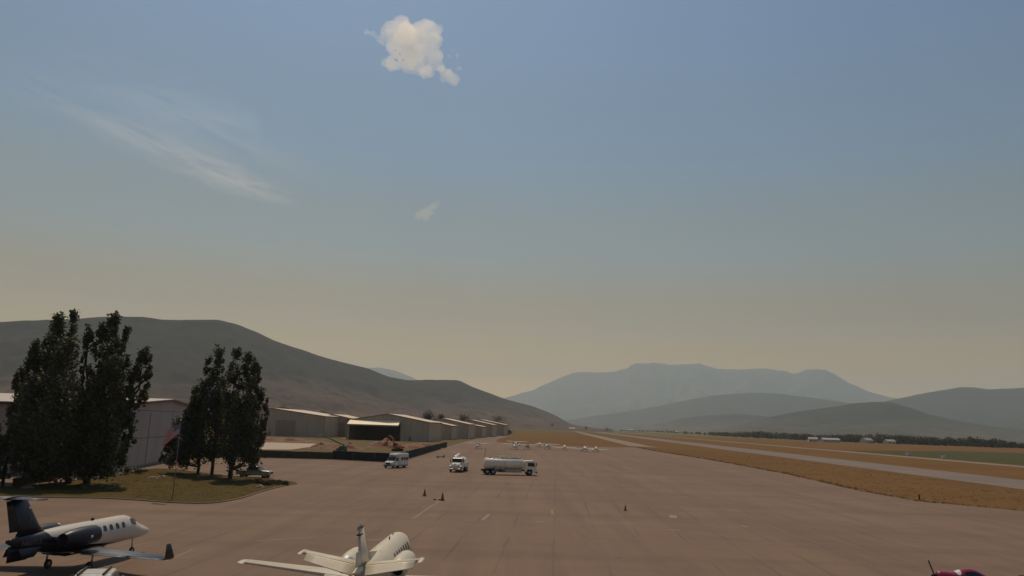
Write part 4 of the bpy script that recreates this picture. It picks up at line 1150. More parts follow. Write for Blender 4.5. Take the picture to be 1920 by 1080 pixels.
def mound(label, px, py, w, d, h, m, seed, rz=0.0):
    p = gp(px, py); n = 26; vs = []; fs = []
    for j in range(n + 1):
        for i in range(n + 1):
            x, y = (i / n - .5) * 2, (j / n - .5) * 2
            r = math.hypot(x, y); f = max(0, 1 - r ** 1.8)
            z = h * f * (0.75 + .55 * noise.fractal(Vector((x * 2.4 + seed, y * 2.4, seed)), 1.0, 2.0, 4)) - .08
            vs.append((x * w / 2, y * d / 2, z))
    for j in range(n):
        for i in range(n): fs.append((j*(n+1)+i, j*(n+1)+i+1, (j+1)*(n+1)+i+1, (j+1)*(n+1)+i))
    mb = MB(); mb.add(vs, fs, 0, True)
    o = mb.build('soil_mound', m, None, (p.x, p.y, 0)); o.rotation_euler = (0, 0, rz)
    return tag(o, label, 'mound', 'soil mounds on the building site')
M_redsoil = mat('red_soil', (0.27, 0.135, 0.085), 0.95, var=0.2, scale=0.5, bump=0.5, bscale=3, dirt=(0.16, 0.09, 0.06))
mound('long reddish soil mound behind the dark fence right of the white pickup', 728, 839.5, 16, 8, 3.2, M_redsoil, 1.3)
mound('low reddish soil mound left of the white pickup', 648, 841.5, 13, 7, 2.4, M_redsoil, 4.1)
mound('dark brown soil heap at the right end of the concrete pad', 600, 840.5, 8, 6, 2.2, M_dirt, 7.7)
mound('flat brown soil bank right of the orange excavator', 790, 841, 18, 8, 2.2, M_redsoil, 9.4)
mound('long dark earth bank behind the concrete pad', 530, 829.6, 46, 9, 2.0, M_dirt, 12.2)

# ------------------------------------------------------------------ vehicles
M_vwhite = mat('vehicle_white', (0.70, 0.69, 0.67), 0.3, var=0.04, coat=0.4, dirt=(0.40, 0.36, 0.31), dirt_amt=0.35, dscale=1.0)
M_cream = mat('tank_cream', (0.86, 0.79, 0.62), 0.35, var=0.05, coat=0.2, dirt=(0.42, 0.36, 0.27), dirt_amt=0.4, dscale=0.8)
M_silver = mat('silver_paint', (0.34, 0.34, 0.34), 0.3, 0.6, var=0.05, coat=0.3)
M_grille = mat('dark_grille', (0.06, 0.03, 0.025), 0.5, var=0.2)
M_amber = mat('amber_lens', (0.6, 0.25, 0.02), 0.3, var=0.05)
M_exor = mat('excavator_orange', (0.36, 0.11, 0.045), 0.5, var=0.12, dirt=(0.2, 0.10, 0.06))
M_lgreen = mat('lift_green', (0.05, 0.13, 0.06), 0.5, var=0.12, dirt=(0.06, 0.07, 0.04))

def part(parent, name, m, bevel=0.0):
    """decorator-less helper: start a part"""
    mb = MB()
    return mb, (lambda: mb.build(name, m, parent, bevel=bevel))

def box_part(parent, name, m, c, s, bevel=0.0, rot=None):
    mb = MB(); mb.box(c, s, rot); return mb.build(name, m, parent, bevel=bevel)

def prism_part(parent, name, m, prof, y0, y1, bevel=0.0, inset=None):
    mb = MB(); mb.prism(prof, y0, y1, 0, inset); return mb.build(name, m, parent, bevel=bevel)

def axle(parent, x, track, r, w, dual=False):
    for s_ in (1, -1):
        wheel_part(parent, 'wheel', (x, s_*(track/2), r), r, w)
        if dual: wheel_part(parent, 'wheel', (x, s_*(track/2 - w*1.15), r), r, w)

def cutaway_van():
    p = gp(738, 878.5)
    t = thing('shuttle_van', 'white high-roofed shuttle van with dark windshield beside the dark fence', 'van', (p.x, p.y + 3.0, 0), R_(-90 - 22))
    W = 2.15
    prism_part(t, 'hood', M_vwhite, [(3.15, .55), (3.15, 1.05), (2.95, 1.28), (2.05, 1.46), (2.0, .55)], -.92, .92, .07)
    prism_part(t, 'cab', M_vwhite, [(2.02, .5), (2.02, 1.47), (1.42, 2.28), (1.0, 2.38), (.55, 2.38), (.55, .5)], -.98, .98, .05, lambda x, z: .12 if z > 1.6 else 0)
    prism_part(t, 'windshield', M_glass, [(2.05, 1.50), (1.50, 2.24), (1.47, 2.21), (2.00, 1.48)], -.84, .84)
    for s_ in (1, -1):
        prism_part(t, 'side_window', M_glass, [(1.85, 1.50), (1.40, 2.12), (.75, 2.12), (.75, 1.50)], s_*.99 - .02, s_*.99 + .02 - s_*.06)
        for x in (-2.6, -1.6, -.6):
            box_part(t, 'side_window', M_glass, (x, s_*(W/2 + .004), 1.85), (.8, .03, .62), .01)
        box_part(t, 'mirror', M_black, (1.75, s_*1.22, 1.6), (.14, .22, .36), .03)
        box_part(t, 'headlight', M_lamp, (3.12, s_*.72, 1.0), (.10, .30, .22), .03)
    mb, done = part(t, 'body', M_vwhite, .14); mb.prism([(1.2, 2.42), (.9, 2.92), (-3.2, 2.95), (-3.35, 2.7), (-3.35, .5), (.55, .5), (.55, 2.36)], -W/2, W/2); done()
    box_part(t, 'cab_over_cap', M_vwhite, (1.1, 0, 2.6), (.9, 1.7, .34), .12)
    box_part(t, 'roof_vent', M_vwhite, (-.8, 0, 3.02), (.7, .6, .14), .03)
    box_part(t, 'roof_unit', M_grey, (-2.4, 0, 3.05), (1.2, 1.0, .2), .04)
    box_part(t, 'grille', M_grille, (3.16, 0, .95), (.06, 1.05, .34), .01)
    box_part(t, 'bumper', M_grey, (3.28, 0, .55), (.22, 1.95, .28), .05)
    box_part(t, 'skirt', M_grey, (-1.4, 0, .48), (3.6, W - .02, .2))
    axle(t, 2.5, 1.75, .39, .24); axle(t, -2.0, 1.85, .39, .24, True)
    return t
cutaway_van()

def hood_truck():
    p = gp(853, 885.5)
    t = thing('service_truck', 'white long-nosed service truck facing forward left of the tanker', 'truck', (p.x + .6, p.y + 3.2, 0), R_(-90 - 9))
    prism_part(t, 'hood', M_vwhite, [(3.7, .75), (3.72, 1.35), (3.5, 1.62), (2.15, 1.86), (2.1, .75)], -.82, .82, .10)
    prism_part(t, 'cab', M_vwhite, [(2.15, .7), (2.15, 1.88), (1.85, 2.62), (1.5, 2.74), (.45, 2.74), (.4, .7)], -1.08, 1.08, .06, lambda x, z: .10 if z > 2 else 0)
    prism_part(t, 'windshield', M_glass, [(2.20, 1.92), (1.92, 2.56), (1.88, 2.54), (2.15, 1.90)], -.95, .95)
    for s_ in (1, -1):
        prism_part(t, 'side_window', M_glass, [(1.95, 1.85), (1.75, 2.5), (.75, 2.5), (.75, 1.85)], s_*1.06 - .02, s_*1.06 + .02)
        prism_part(t, 'fender', M_vwhite, [(3.75, .9), (3.7, 1.22), (3.35, 1.34), (2.75, 1.34), (2.35, 1.0), (2.35, .85), (2.65, 1.05), (3.35, 1.05), (3.55, .85)], s_*.98 - .22, s_*.98 + .22, .05)
        box_part(t, 'headlight', M_lamp, (3.74, s_*.98, 1.12), (.1, .30, .22), .04)
        box_part(t, 'mirror', M_black, (2.05, s_*1.36, 2.1), (.12, .16, .5), .03)
        mb = MB(); mb.tube([(2.05, s_*1.1, 2.3), (2.05, s_*1.36, 2.35)], .025, 6); mb.build('mirror_arm', M_steel, t)
        box_part(t, 'tool_locker', M_vwhite, (-2.0, s_*.98, 1.35), (4.2, .34, .95), .03)
    box_part(t, 'grille', M_chrome, (3.76, 0, 1.1), (.08, .95, .52), .02)
    box_part(t, 'hood_emblem', M_chrome, (3.62, -.1, 1.60), (.24, .34, .10), .04)
    box_part(t, 'bumper', M_alu, (3.95, 0, .62), (.22, 2.3, .32), .06)
    box_part(t, 'chassis', M_black, (-.3, 0, .75), (7.2, .9, .28))
    box_part(t, 'deck', M_grey, (-2.0, 0, 1.0), (4.4, 2.2, .16))
    mb = MB(); mb.lathe([(-.02, .01), (0, .68), (-.12, .78), (-3.4, .78), (-3.52, .68), (-3.5, .01)], 'X', 20, (-.1, 0, 2.0)); mb.build('tank', M_vwhite, t)
    box_part(t, 'boom', M_vwhite, (-1.2, -.75, 3.0), (3.2, .5, .42), .08, Matrix.Rotation(R_(8), 3, 'Y'))
    for y in (-.45, 0, .45): box_part(t, 'roof_lamp', M_amber, (1.55, y, 2.80), (.14, .16, .10), .03)
    axle(t, 3.0, 2.0, .50, .28); axle(t, -1.6, 1.95, .50, .26, True); axle(t, -2.75, 1.95, .50, .26, True)
    return t
hood_truck()

def tanker():
    a = gp(899, 890); b = gp(1004, 892)
    c = (a + b) / 2; L = (b - a).length; ang = math.atan2(b.y - a.y, b.x - a.x)
    t = thing('fuel_tanker', 'long cream fuel tanker truck standing side-on in mid apron', 'truck', (c.x, c.y + 1.2, 0), ang)
    h = L / 2
    # oval tank
    mb = MB(); rings = []
    for x, k in ((-h + .75, .01), (-h + .76, .8), (-h + .92, 1), (h - 2.75, 1), (h - 2.6, .8), (h - 2.59, .01)):
        rings.append([Vector((x, math.cos(2*math.pi*i/28) * 1.22 * k, 2.08 + math.sin(2*math.pi*i/28) * 1.06 * k)) for i in range(28)])
    mb.loft(rings, 0, True, True, True); tank = mb.build('tank', M_cream, t)
    for x in (-h + 2.6, -h + 4.6, h - 4.3):
        mb = MB(); mb.loft([[Vector((xx, math.cos(2*math.pi*i/28) * 1.245, 2.08 + math.sin(2*math.pi*i/28) * 1.085)) for i in range(28)] for xx in (x, x + .12)], 0, True, False, False); mb.build('tank_band', M_cream, tank)
    box_part(t, 'walkway', M_vwhite, (-.3, 0, 3.18), (L*.52, 1.0, .08))
    for s_ in (1, -1):
        mb = MB(); mb.tube([(-.3 - L*.26, s_*.62, 3.45), (-.3 + L*.26, s_*.62, 3.45)], .05, 6); mb.build('walkway_rail', M_vwhite, t)
        for i in range(7):
            x = -.3 - L*.26 + L*.52*i/6
            mb = MB(); mb.tube([(x, s_*.62, 3.05), (x, s_*.62, 3.45)], .03, 5); mb.build('rail_post', M_steel, t)
    for x in (-h + 1.9, -.9, 1.3):
        mb = MB(); mb.lathe([(3.08, .01), (3.30, .26), (3.30, .30), (3.05, .30)], 'Z', 12, (x, 0, 0)); mb.build('hatch', M_steel, tank)
    mb = MB(); mb.tube([(-h + .8, -.6, 2.9), (-h + .8, -.6, 5.0)], .035, 6); mb.build('mast', M_dark, t)
    box_part(t, 'chassis', M_black, (-.2, 0, .88), (L - .9, .95, .3))
    box_part(t, 'pump_cabinet', M_grey, (-h + 3.7, -.95, 1.05), (2.3, .45, .95), .03)
    for z in (1.18, 1.42):
        for x in (-h + 3.15, -h + 4.3): box_part(t, 'cabinet_shelf', M_vwhite, (x, -1.2, z), (.95, .08, .10))
    box_part(t, 'hose_reel', M_black, (-h + 3.7, -1.18, .82), (.7, .12, .35), .05)
    for s_ in (1, -1): box_part(t, 'side_skirt', M_silver, (.35, s_*1.08, .82), (L - 6.6, .10, .62), .03)
    # cab-over cab at the right end
    prism_part(t, 'cab', M_cream, [(h - 2.35, .75), (h - 2.35, 2.72), (h - .55, 2.78), (h - .12, 2.55), (h - .02, 1.7), (h - .02, .6), (h - 1.9, .6)], -1.12, 1.12, .08)
    for s_ in (1, -1):
        prism_part(t, 'side_window', M_glass, [(h - 1.75, 1.7), (h - 1.75, 2.4), (h - .6, 2.4), (h - .3, 1.7)], s_*1.13 - .015, s_*1.13 + .015)
        box_part(t, 'mirror', M_black, (h - .05, s_*1.38, 2.1), (.12, .16, .5), .03)
        box_part(t, 'headlight', M_lamp, (h, s_*.85, 1.0), (.06, .3, .2), .02)
        prism_part(t, 'wheel_arch', M_black, [(h - 2.0, .75), (h - 1.8, 1.15), (h - 1.0, 1.15), (h - .75, .75)], s_*1.125 - .012, s_*1.125 + .012)
    prism_part(t, 'windshield', M_glass, [(h + .01, 1.68), (h - .10, 2.5), (h - .06, 2.52), (h + .04, 1.7)], -1.0, 1.0)
    box_part(t, 'bumper', M_grey, (h + .05, 0, .6), (.2, 2.3, .3), .05)
    mb = MB(); mb.lathe([(2.78, .13), (3.0, .12), (3.05, .01)], 'Z', 10, (h - .7, 0, 0)); mb.build('beacon', M_lamp, t)
    axle(t, h - 1.35, 2.05, .52, .3); axle(t, -h + 1.3, 2.0, .52, .28, True); axle(t, -h + 2.45, 2.0, .52, .28, True)
    box_part(t, 'rear_bumper', M_grey, (-h + .45, 0, .7), (.12, 2.2, .2))
    return t
tanker()

def pickup(label, loc, rz, m, cap=False, group=None):
    t = thing('pickup_truck', label, 'pickup', loc, rz, group)
    inset = lambda x, z: .14 if z > 1.25 else 0
    prism_part(t, 'hood', m, [(2.62, .45), (2.66, .85), (2.5, 1.06), (1.25, 1.16), (1.25, .4), (2.3, .38)], -.95, .95, .08)
    prism_part(t, 'cab', m, [(1.27, .4), (1.27, 1.16), (.55, 1.72), (.3, 1.78), (-.85, 1.78), (-1.05, 1.15), (-1.05, .4)], -.97, .97, .06, inset)
    prism_part(t, 'windshield', M_glass, [(1.24, 1.20), (.60, 1.70), (.56, 1.66), (1.18, 1.18)], -.80, .80)
    if cap: prism_part(t, 'rear_body', m, [(-1.04, .4), (-1.04, 1.15), (-.9, 1.76), (-2.2, 1.72), (-2.55, 1.1), (-2.6, .45)], -.97, .97, .06, inset)
    else:
        prism_part(t, 'cargo_bed', m, [(-1.07, .42), (-1.07, 1.12), (-2.68, 1.12), (-2.72, .45)], -.96, .96, .05)
        box_part(t, 'bed_liner', M_black, (-1.87, 0, 1.10), (1.45, 1.6, .06))
    for s_ in (1, -1):
        prism_part(t, 'side_window', M_glass, [(1.0, 1.2), (.5, 1.66), (-.05, 1.68), (-.05, 1.2)], s_*.92 - .02, s_*.92 + .03 * s_ + .02)
        prism_part(t, 'side_window', M_glass, [(-.13, 1.2), (-.13, 1.68), (-.78, 1.68), (-.92, 1.2)], s_*.92 - .02, s_*.92 + .03 * s_ + .02)
        box_part(t, 'headlight', M_lamp, (2.62, s_*.72, .88), (.1, .36, .2), .03)
        box_part(t, 'tail_lamp', M_red, (-2.70, s_*.84, .9), (.08, .2, .34), .02)
        box_part(t, 'mirror', m, (1.0, s_*1.1, 1.22), (.16, .2, .2), .04)
    if cap:
        prism_part(t, 'rear_window', M_glass, [(-2.24, 1.66), (-2.52, 1.2), (-2.55, 1.22), (-2.28, 1.68)], -.72, .72)
        for y in (.58, -.58): box_part(t, 'roof_rail', M_black, (-.8, y, 1.85), (2.3, .07, .09))
    box_part(t, 'grille', M_grille, (2.66, 0, .80), (.05, .95, .28))
    box_part(t, 'bumper', M_chrome, (2.72, 0, .52), (.16, 1.9, .22), .05)
    box_part(t, 'rear_bumper', M_chrome, (-2.76, 0, .52), (.14, 1.8, .2), .04)
    axle(t, 1.75, 1.62, .38, .25); axle(t, -1.75, 1.62, .38, .25)
    return t
p = gp(474, 896)
PG = 'pickups and cars'
pk = pickup('silver pickup parked side-on behind the tall lawn trees', (p.x, p.y + 1, 0), R_(-4), M_silver)
p = gp(682, 841); dup(pk, (p.x, p.y + 25, 0), R_(10), 'white pickup on the building site behind the dark fence')
def recolour(root, old, new):
    for ch in root.children_recursive:
        if ch.type == 'MESH' and ch.data.materials and ch.data.materials[0] == old:
            ch.data = ch.data.copy(); ch.data.materials[0] = new
recolour([o for o in bpy.data.objects if o.get('label', '').startswith('white pickup on')][0], M_silver, M_vwhite)
# near white sport-utility seen from behind at the lower left corner
suv = pickup('white sport-utility vehicle by the navy jet, only its roof in view', (-19.55, 38.5, 0), R_(107), M_vwhite, True)
suv['category'] = 'car'; suv.name = 'utility_vehicle'
suv.scale = (.86, .92, 1.04)
p = gp(578, 815.5); v3 = dup(suv, (p.x, p.y - 4, 0), R_(-100), 'bright white car parked before the wide tan hangar'); v3.scale = (1, 1.25, 1.35)
p = gp(899.5, 817.5); v4 = dup(suv, (p.x, p.y, 0), R_(-95), 'small white car far along the hangar row'); v4.scale = (1, 1, 1.1)

def excavator():
    p = gp(745, 846)
    t = thing('excavator', 'orange excavator with raised bent arm behind the white van', 'excavator', (p.x, p.y, 0), R_(160))
    for s_ in (1, -1):
        prism_part(t, 'track', M_black, [(1.6, .3), (1.4, .75), (-1.4, .75), (-1.6, .3), (-1.3, .02), (1.3, .02)], s_*1.1 - .28, s_*1.1 + .28, .05)
    box_part(t, 'undercarriage', M_steel, (0, 0, .7), (1.5, 1.8, .4), .05)
    prism_part(t, 'house', M_exor, [(.9, .95), (.9, 1.5), (-.2, 1.6), (-1.7, 1.7), (-1.9, 1.4), (-1.8, .95)], -1.15, 1.15, .08)
    prism_part(t, 'cab', M_exor, [(1.15, 1.0), (1.1, 1.9), (.85, 2.7), (-.15, 2.7), (-.15, 1.0)], .2, 1.12, .06)
    box_part(t, 'cab_window', M_glass, (.5, 1.13, 2.1), (.85, .03, .8)); box_part(t, 'cab_window', M_glass, (1.05, .66, 2.1), (.2, .75, .9))
    mb = MB(); mb.bar((.8, -.2, 1.5), (2.0, -.2, 3.9), .34, .5); mb.build('boom', M_exor, t)
    mb = MB(); mb.bar((1.9, -.2, 3.85), (3.3, -.2, 4.9), .32, .42); mb.build('boom_tip', M_exor, t)
    mb = MB(); mb.bar((3.2, -.2, 5.0), (4.2, -.2, 2.4), .28, .36); mb.build('stick', M_exor, t)
    mb = MB(); mb.tube([(1.3, -.2, 1.6), (2.1, -.2, 3.2)], .09, 8); mb.build('boom_cylinder', M_chrome, t)
    prism_part(t, 'bucket', M_exor, [(4.05, 2.4), (4.5, 2.0), (4.3, 1.5), (3.7, 1.45), (3.6, 1.8), (3.95, 1.75), (4.1, 2.0), (3.95, 2.3)], -.6, .2, .02)
    box_part(t, 'counterweight', M_exor, (-1.75, 0, 1.3), (.4, 2.2, .7), .1)
    return t
excavator()

def boom_lift():
    p = gp(640, 847)
    t = thing('boom_lift', 'green boom lift with low slanting arm on the building site', 'lift', (p.x, p.y, 0), R_(165))
    box_part(t, 'chassis', M_lgreen, (0, 0, .75), (2.6, 1.7, .5), .06)
    for x in (-.95, .95):
        for s_ in (1, -1): wheel_part(t, 'wheel', (x, s_*.95, .45), .45, .3)
    prism_part(t, 'turret', M_lgreen, [(.6, 1.0), (.4, 1.7), (-1.2, 1.9), (-1.5, 1.5), (-1.4, 1.0)], -.85, .85, .08)
    mb = MB(); mb.bar((-1.0, 0, 1.85), (3.6, 0, 3.6), .3, .36); mb.build('lower_boom', M_lgreen, t)
    mb = MB(); mb.bar((3.4, 0, 3.5), (6.8, 0, 4.5), .22, .26); mb.build('upper_boom', M_lgreen, t)
    for z in (3.9, 4.35, 4.8):
        for a, b in (((6.9, -.7), (6.9, .7)), ((7.8, -.7), (7.8, .7)), ((6.9, -.7), (7.8, -.7)), ((6.9, .7), (7.8, .7))):
            mb = MB(); mb.bar((*a, z), (*b, z), .05); mb.build('basket_rail', M_vwhite, t)
    box_part(t, 'basket_floor', M_steel, (7.35, 0, 3.86), (.95, 1.45, .06))
    return t
boom_lift()

# ------------------------------------------------------------------ cones, bollards, small ramp gear
def cone(label, px, py, s=1.0, m=None):
    p = gp(px, py)
    t = thing('traffic_cone', label, 'cone', (p.x, p.y, 0), rnd.uniform(0, 3), 'traffic cones on the apron')
    t.scale = (s, s, s)
    mb = MB(); mb.lathe([(.04, .17), (.72, .035), (.74, .001)], 'Z', 14); mb.build('body', m or M_orange, t)
    mb = MB(); mb.box((0, 0, .02), (.40, .40, .04)); mb.build('base', M_black, t, bevel=.01)
    mb = MB(); mb.lathe([(.36, .112), (.48, .088)], 'Z', 14); mb.build('collar', m or M_orange, t)
    return t
cone('orange cone farther from the painted line, left of the pair', 796, 930, 1.25)
cone('orange cone at the end of the slanting painted line', 829.5, 938.5, 1.35)
cone('orange cone standing alone on the right side of the apron', 1172.5, 957.5, .95)
def ramp_item(name, label, cat, px, py, parts):
    p = gp(px, py); t = thing(name, label, cat, (p.x, p.y, 0), rnd.uniform(-.3, .3))
    for nm, m, c, s_ in parts: box_part(t, nm, m, c, s_, .01)
ramp_item('wheel_chock', 'dark wheel chocks lying beside the cone by the painted line', 'chock', 820, 937.8, [('block', M_black, (-.35, 0, .07), (.3, .14, .14)), ('block', M_black, (.3, 0, .07), (.3, .14, .14)), ('rope', M_black, (0, 0, .02), (.5, .03, .03))])
ramp_item('tow_bar', 'dark tow bar lying between the van and the service truck', 'tow bar', 825, 858.5, [('bar', M_dark, (0, 0, .3), (2.0, .16, .16)), ('head', M_dark, (1.05, 0, .4), (.3, .5, .6)), ('axle', M_dark, (-.6, 0, .2), (.3, .8, .4))])
ramp_item('drain_marker', 'small dark marker post in the dry grass by the apron edge', 'marker', 1724, 937, [('post', M_dark, (0, 0, .35), (.16, .16, .7)), ('cap', M_dark, (0, 0, .72), (.26, .26, .08))])
M_bollard = mat('white_bollard', (0.60, 0.56, 0.50), 0.6, var=0.08)
for px, py, lb in ((217, 893, 'white bollard at the hangar foot, nearest the big tree trunk'), (226, 891.8, 'white bollard second from the big tree trunk'), (242, 889.5, 'white bollard third from the big tree trunk'), (249.5, 888.6, 'white bollard farthest right at the hangar foot')):
    p = gp(px, py)
    t = thing('bollard', lb, 'bollard', (p.x, p.y + .6, 0), 0, 'white bollards along the hangar foot')
    mb = MB(); mb.lathe([(0, .11), (.95, .11), (1.03, .07), (1.05, .001)], 'Z', 12); mb.build('post', M_bollard, t)
    mb = MB(); mb.lathe([(.70, .114), (.82, .114)], 'Z', 12); mb.build('band', M_grey, t)
# low brown board fence in the tree shade
pa, pb = gp(22, 914), gp(106, 903)
t = thing('board_fence', 'low brown board fence in the shade under the big tree', 'fence', (pa.x, pa.y, 0.1), math.atan2(pb.y - pa.y, pb.x - pa.x))
M_board = mat('weathered_board', (0.13, 0.085, 0.05), 0.85, var=0.2, scale=2)
Lf = (pb - pa).length; nb = 16
bme = None
for i in range(nb):
    if bme is None:
        mb = MB(); mb.box((0, 0, .5), (Lf/nb - .05, .04, 1.0)); bme = mb.mesh('board', M_board)
    link_mesh('board', bme, t, ((i + .5) * Lf / nb, rnd.uniform(-.012, .012), rnd.uniform(-.02, .02)))
for z in (.25, .8):
    mb = MB(); mb.box((Lf/2, .06, z), (Lf, .06, .09)); mb.build('rail', M_board, t)

# ------------------------------------------------------------------ flagpole
M_flag = None
g = NG('flag_cloth')
uvn = g.t.nodes.new('ShaderNodeUVMap'); uvn.uv_map = 'UVMap'
su = g.sep(uvn.outputs[0])
stripe_ = g.math('LESS_THAN', g.math('FRACT', g.math('MULTIPLY', su[1], 6.5)), 0.5)
col = g.mix(stripe_, (0.55, 0.52, 0.50), (0.42, 0.03, 0.045))
canton = g.math('MULTIPLY', g.math('LESS_THAN', su[0], 0.40), g.math('GREATER_THAN', su[1], 0.46))
col = g.mix(canton, col, (0.03, 0.035, 0.12))
sx_ = g.math('SUBTRACT', g.math('FRACT', g.math('MULTIPLY', su[0], 15.0)), .5); sy_ = g.math('SUBTRACT', g.math('FRACT', g.math('MULTIPLY', su[1], 9.3)), .5)
star = g.math('LESS_THAN', g.math('ADD', g.math('MULTIPLY', sx_, sx_), g.math('MULTIPLY', sy_, sy_)), .06)
col = g.mix(g.math('MULTIPLY', star, canton), col, (0.6, 0.6, 0.6))
M_flag = g.done(col, .8, .1)
def flagpole(label, loc, h, fw, fh, droop):
    t = thing('flagpole', label, 'flagpole', loc, R_(185))
    mb = MB(); mb.tube([(0, 0, 0), (0, 0, h)], [.05, .025], 10); mb.build('pole', M_steel, t)
    mb = MB(); mb.lathe([(-.09, .001), (-.06, .07), (0, .09), (.06, .07), (.09, .001)], 'Z', 10, (0, 0, h + .07)); mb.build('finial', M_alu, t)
    mb = MB(); mb.lathe([(0, .14), (.05, .14), (.08, .06), (.2, .05)], 'Z', 12); mb.build('base', M_steel, t)
    n = 22; vs = []; uv = []; fs = []
    for j in range(n + 1):
        for i in range(n + 1):
            u, v = i / n, j / n
            x = .06 + u * fw * .62; z = h - .25 - (1 - v) * fh - droop * u ** 1.15 * fw
            y = .16 * math.sin(u * 7 + v * 1.5) * u + .08 * math.sin(u * 15 + 3 * v) * u
            vs.append((x + .05 * math.sin(v * 6) * u, y, z)); uv.append((u, v))
    for j in range(n):
        for i in range(n): fs.append((j*(n+1)+i, j*(n+1)+i+1, (j+1)*(n+1)+i+1, (j+1)*(n+1)+i))
    mb = MB(); mb.add(vs, fs, 0, True)
    o = mb.build('flag', M_flag, t)
    ul = o.data.uv_layers.new(name='UVMap')
    for lp in o.data.loops: ul.data[lp.index].uv = uv[lp.vertex_index]
    return t
p = gp(323, 938)
flagpole('thin metal flagpole with a drooping striped flag on the lawn', (p.x, p.y, .1), 8.6, 2.4, 1.25, .55)

# ------------------------------------------------------------------ vegetation
def leaf_mat(name, a, b, trans=0.25):
    m = bpy.data.materials.new(name); m.use_nodes = True; t = m.node_tree; L = t.links.new
    bs = t.nodes['Principled BSDF']; out = t.nodes['Material Output']
    ge = t.nodes.new('ShaderNodeNewGeometry'); rp = t.nodes.new('ShaderNodeMix'); rp.data_type = 'RGBA'
    L(ge.outputs['Random Per Island'], rp.inputs['Factor'])
    rp.inputs['A'].default_value = (*a, 1); rp.inputs['B'].default_value = (*b, 1)
    L(rp.outputs['Result'], bs.inputs['Base Color']); bs.inputs['Roughness'].default_value = 0.6; bs.inputs['Specular IOR Level'].default_value = 0.25
    tl = t.nodes.new('ShaderNodeBsdfTranslucent'); L(rp.outputs['Result'], tl.inputs['Color'])
    mx = t.nodes.new('ShaderNodeMixShader'); mx.inputs[0].default_value = trans
    L(bs.outputs[0], mx.inputs[1]); L(tl.outputs[0], mx.inputs[2]); L(mx.outputs[0], out.inputs['Surface'])
    return m
M_leaf = leaf_mat('poplar_leaf', (0.040, 0.050, 0.026), (0.105, 0.112, 0.060), 0.28)
M_leaf_far = leaf_mat('far_tree_leaf', (0.022, 0.026, 0.014), (0.042, 0.045, 0.022), 0.15)
M_shrub = leaf_mat('shrub_leaf', (0.03, 0.035, 0.012), (0.07, 0.065, 0.025), 0.15)
M_dry = leaf_mat('dry_grass_blade', (0.14, 0.078, 0.028), (0.23, 0.14, 0.058), 0.4)
M_weed = leaf_mat('edge_weed_blade', (0.065, 0.052, 0.018), (0.125, 0.088, 0.035), 0.35)
M_bark = mat('dark_bark', (0.045, 0.035, 0.028), 0.95, var=0.3, scale=4, bump=0.6, bscale=8)

def leaves_mesh(name, centers, size, m, up_bias=0.0, aspect=0.7):
    """one quad per leaf spray, random facing"""
    n = len(centers); C = np.asarray(centers, float)
    a = nrs.normal(size=(n, 3)); a /= np.linalg.norm(a, axis=1, keepdims=True)
    b = nrs.normal(size=(n, 3)); b[:, 2] += up_bias
    b -= a * (a * b).sum(1, keepdims=True); b /= np.linalg.norm(b, axis=1, keepdims=True) + 1e-9
    c = np.cross(a, b)
    s = size * nrs.uniform(.6, 1.35, (n, 1))
    P = np.stack([C - b*s*.5, C + c*s*.5*aspect, C + b*s*.5, C - c*s*.5*aspect], 1).reshape(-1, 3)
    me = bpy.data.meshes.new(name)
    me.vertices.add(4*n); me.vertices.foreach_set('co', P.ravel())
    me.loops.add(4*n); me.loops.foreach_set('vertex_index', np.arange(4*n, dtype=np.int32))
    me.polygons.add(n); me.polygons.foreach_set('loop_start', np.arange(0, 4*n, 4, dtype=np.int32))
    try: me.polygons.foreach_set('loop_total', np.full(n, 4, dtype=np.int32))
    except Exception: pass
    me.materials.append(m); me.update(); me.validate()
    return me

def plume_points(cx, cy, z0, z1, r, n, rs):
    """leaf positions of one upright plume: clumps strung along rising twigs, ragged outside"""
    h = z1 - z0; pts = []
    nc = max(8, int(n / 55))
    for k in range(nc):
        t = rs.uniform(0, 1) ** 0.85
        prof = (math.sin(math.pi * min(1, .12 + .80 * t)) ** 0.75) * (1 - .35 * t ** 3)
        a = rs.uniform(0, 2*math.pi); q = math.sqrt(rs.uniform(.05, 1.0))
        x, y, z = cx + math.cos(a) * r * prof * q, cy + math.sin(a) * r * prof * q, z0 + h * t
        m = int(n / nc); cr_ = r * rs.uniform(.20, .42); ch = cr_ * rs.uniform(1.3, 2.4)
        g = np.clip(rs.normal(size=(m, 3)), -1.7, 1.7) * np.array([cr_*.58, cr_*.58, ch*.55])
        g[:, 0] += g[:, 2] * math.cos(a) * .12; g[:, 1] += g[:, 2] * math.sin(a) * .12
        pts.append(g + np.array([x, y, z]))
    return np.concatenate(pts)

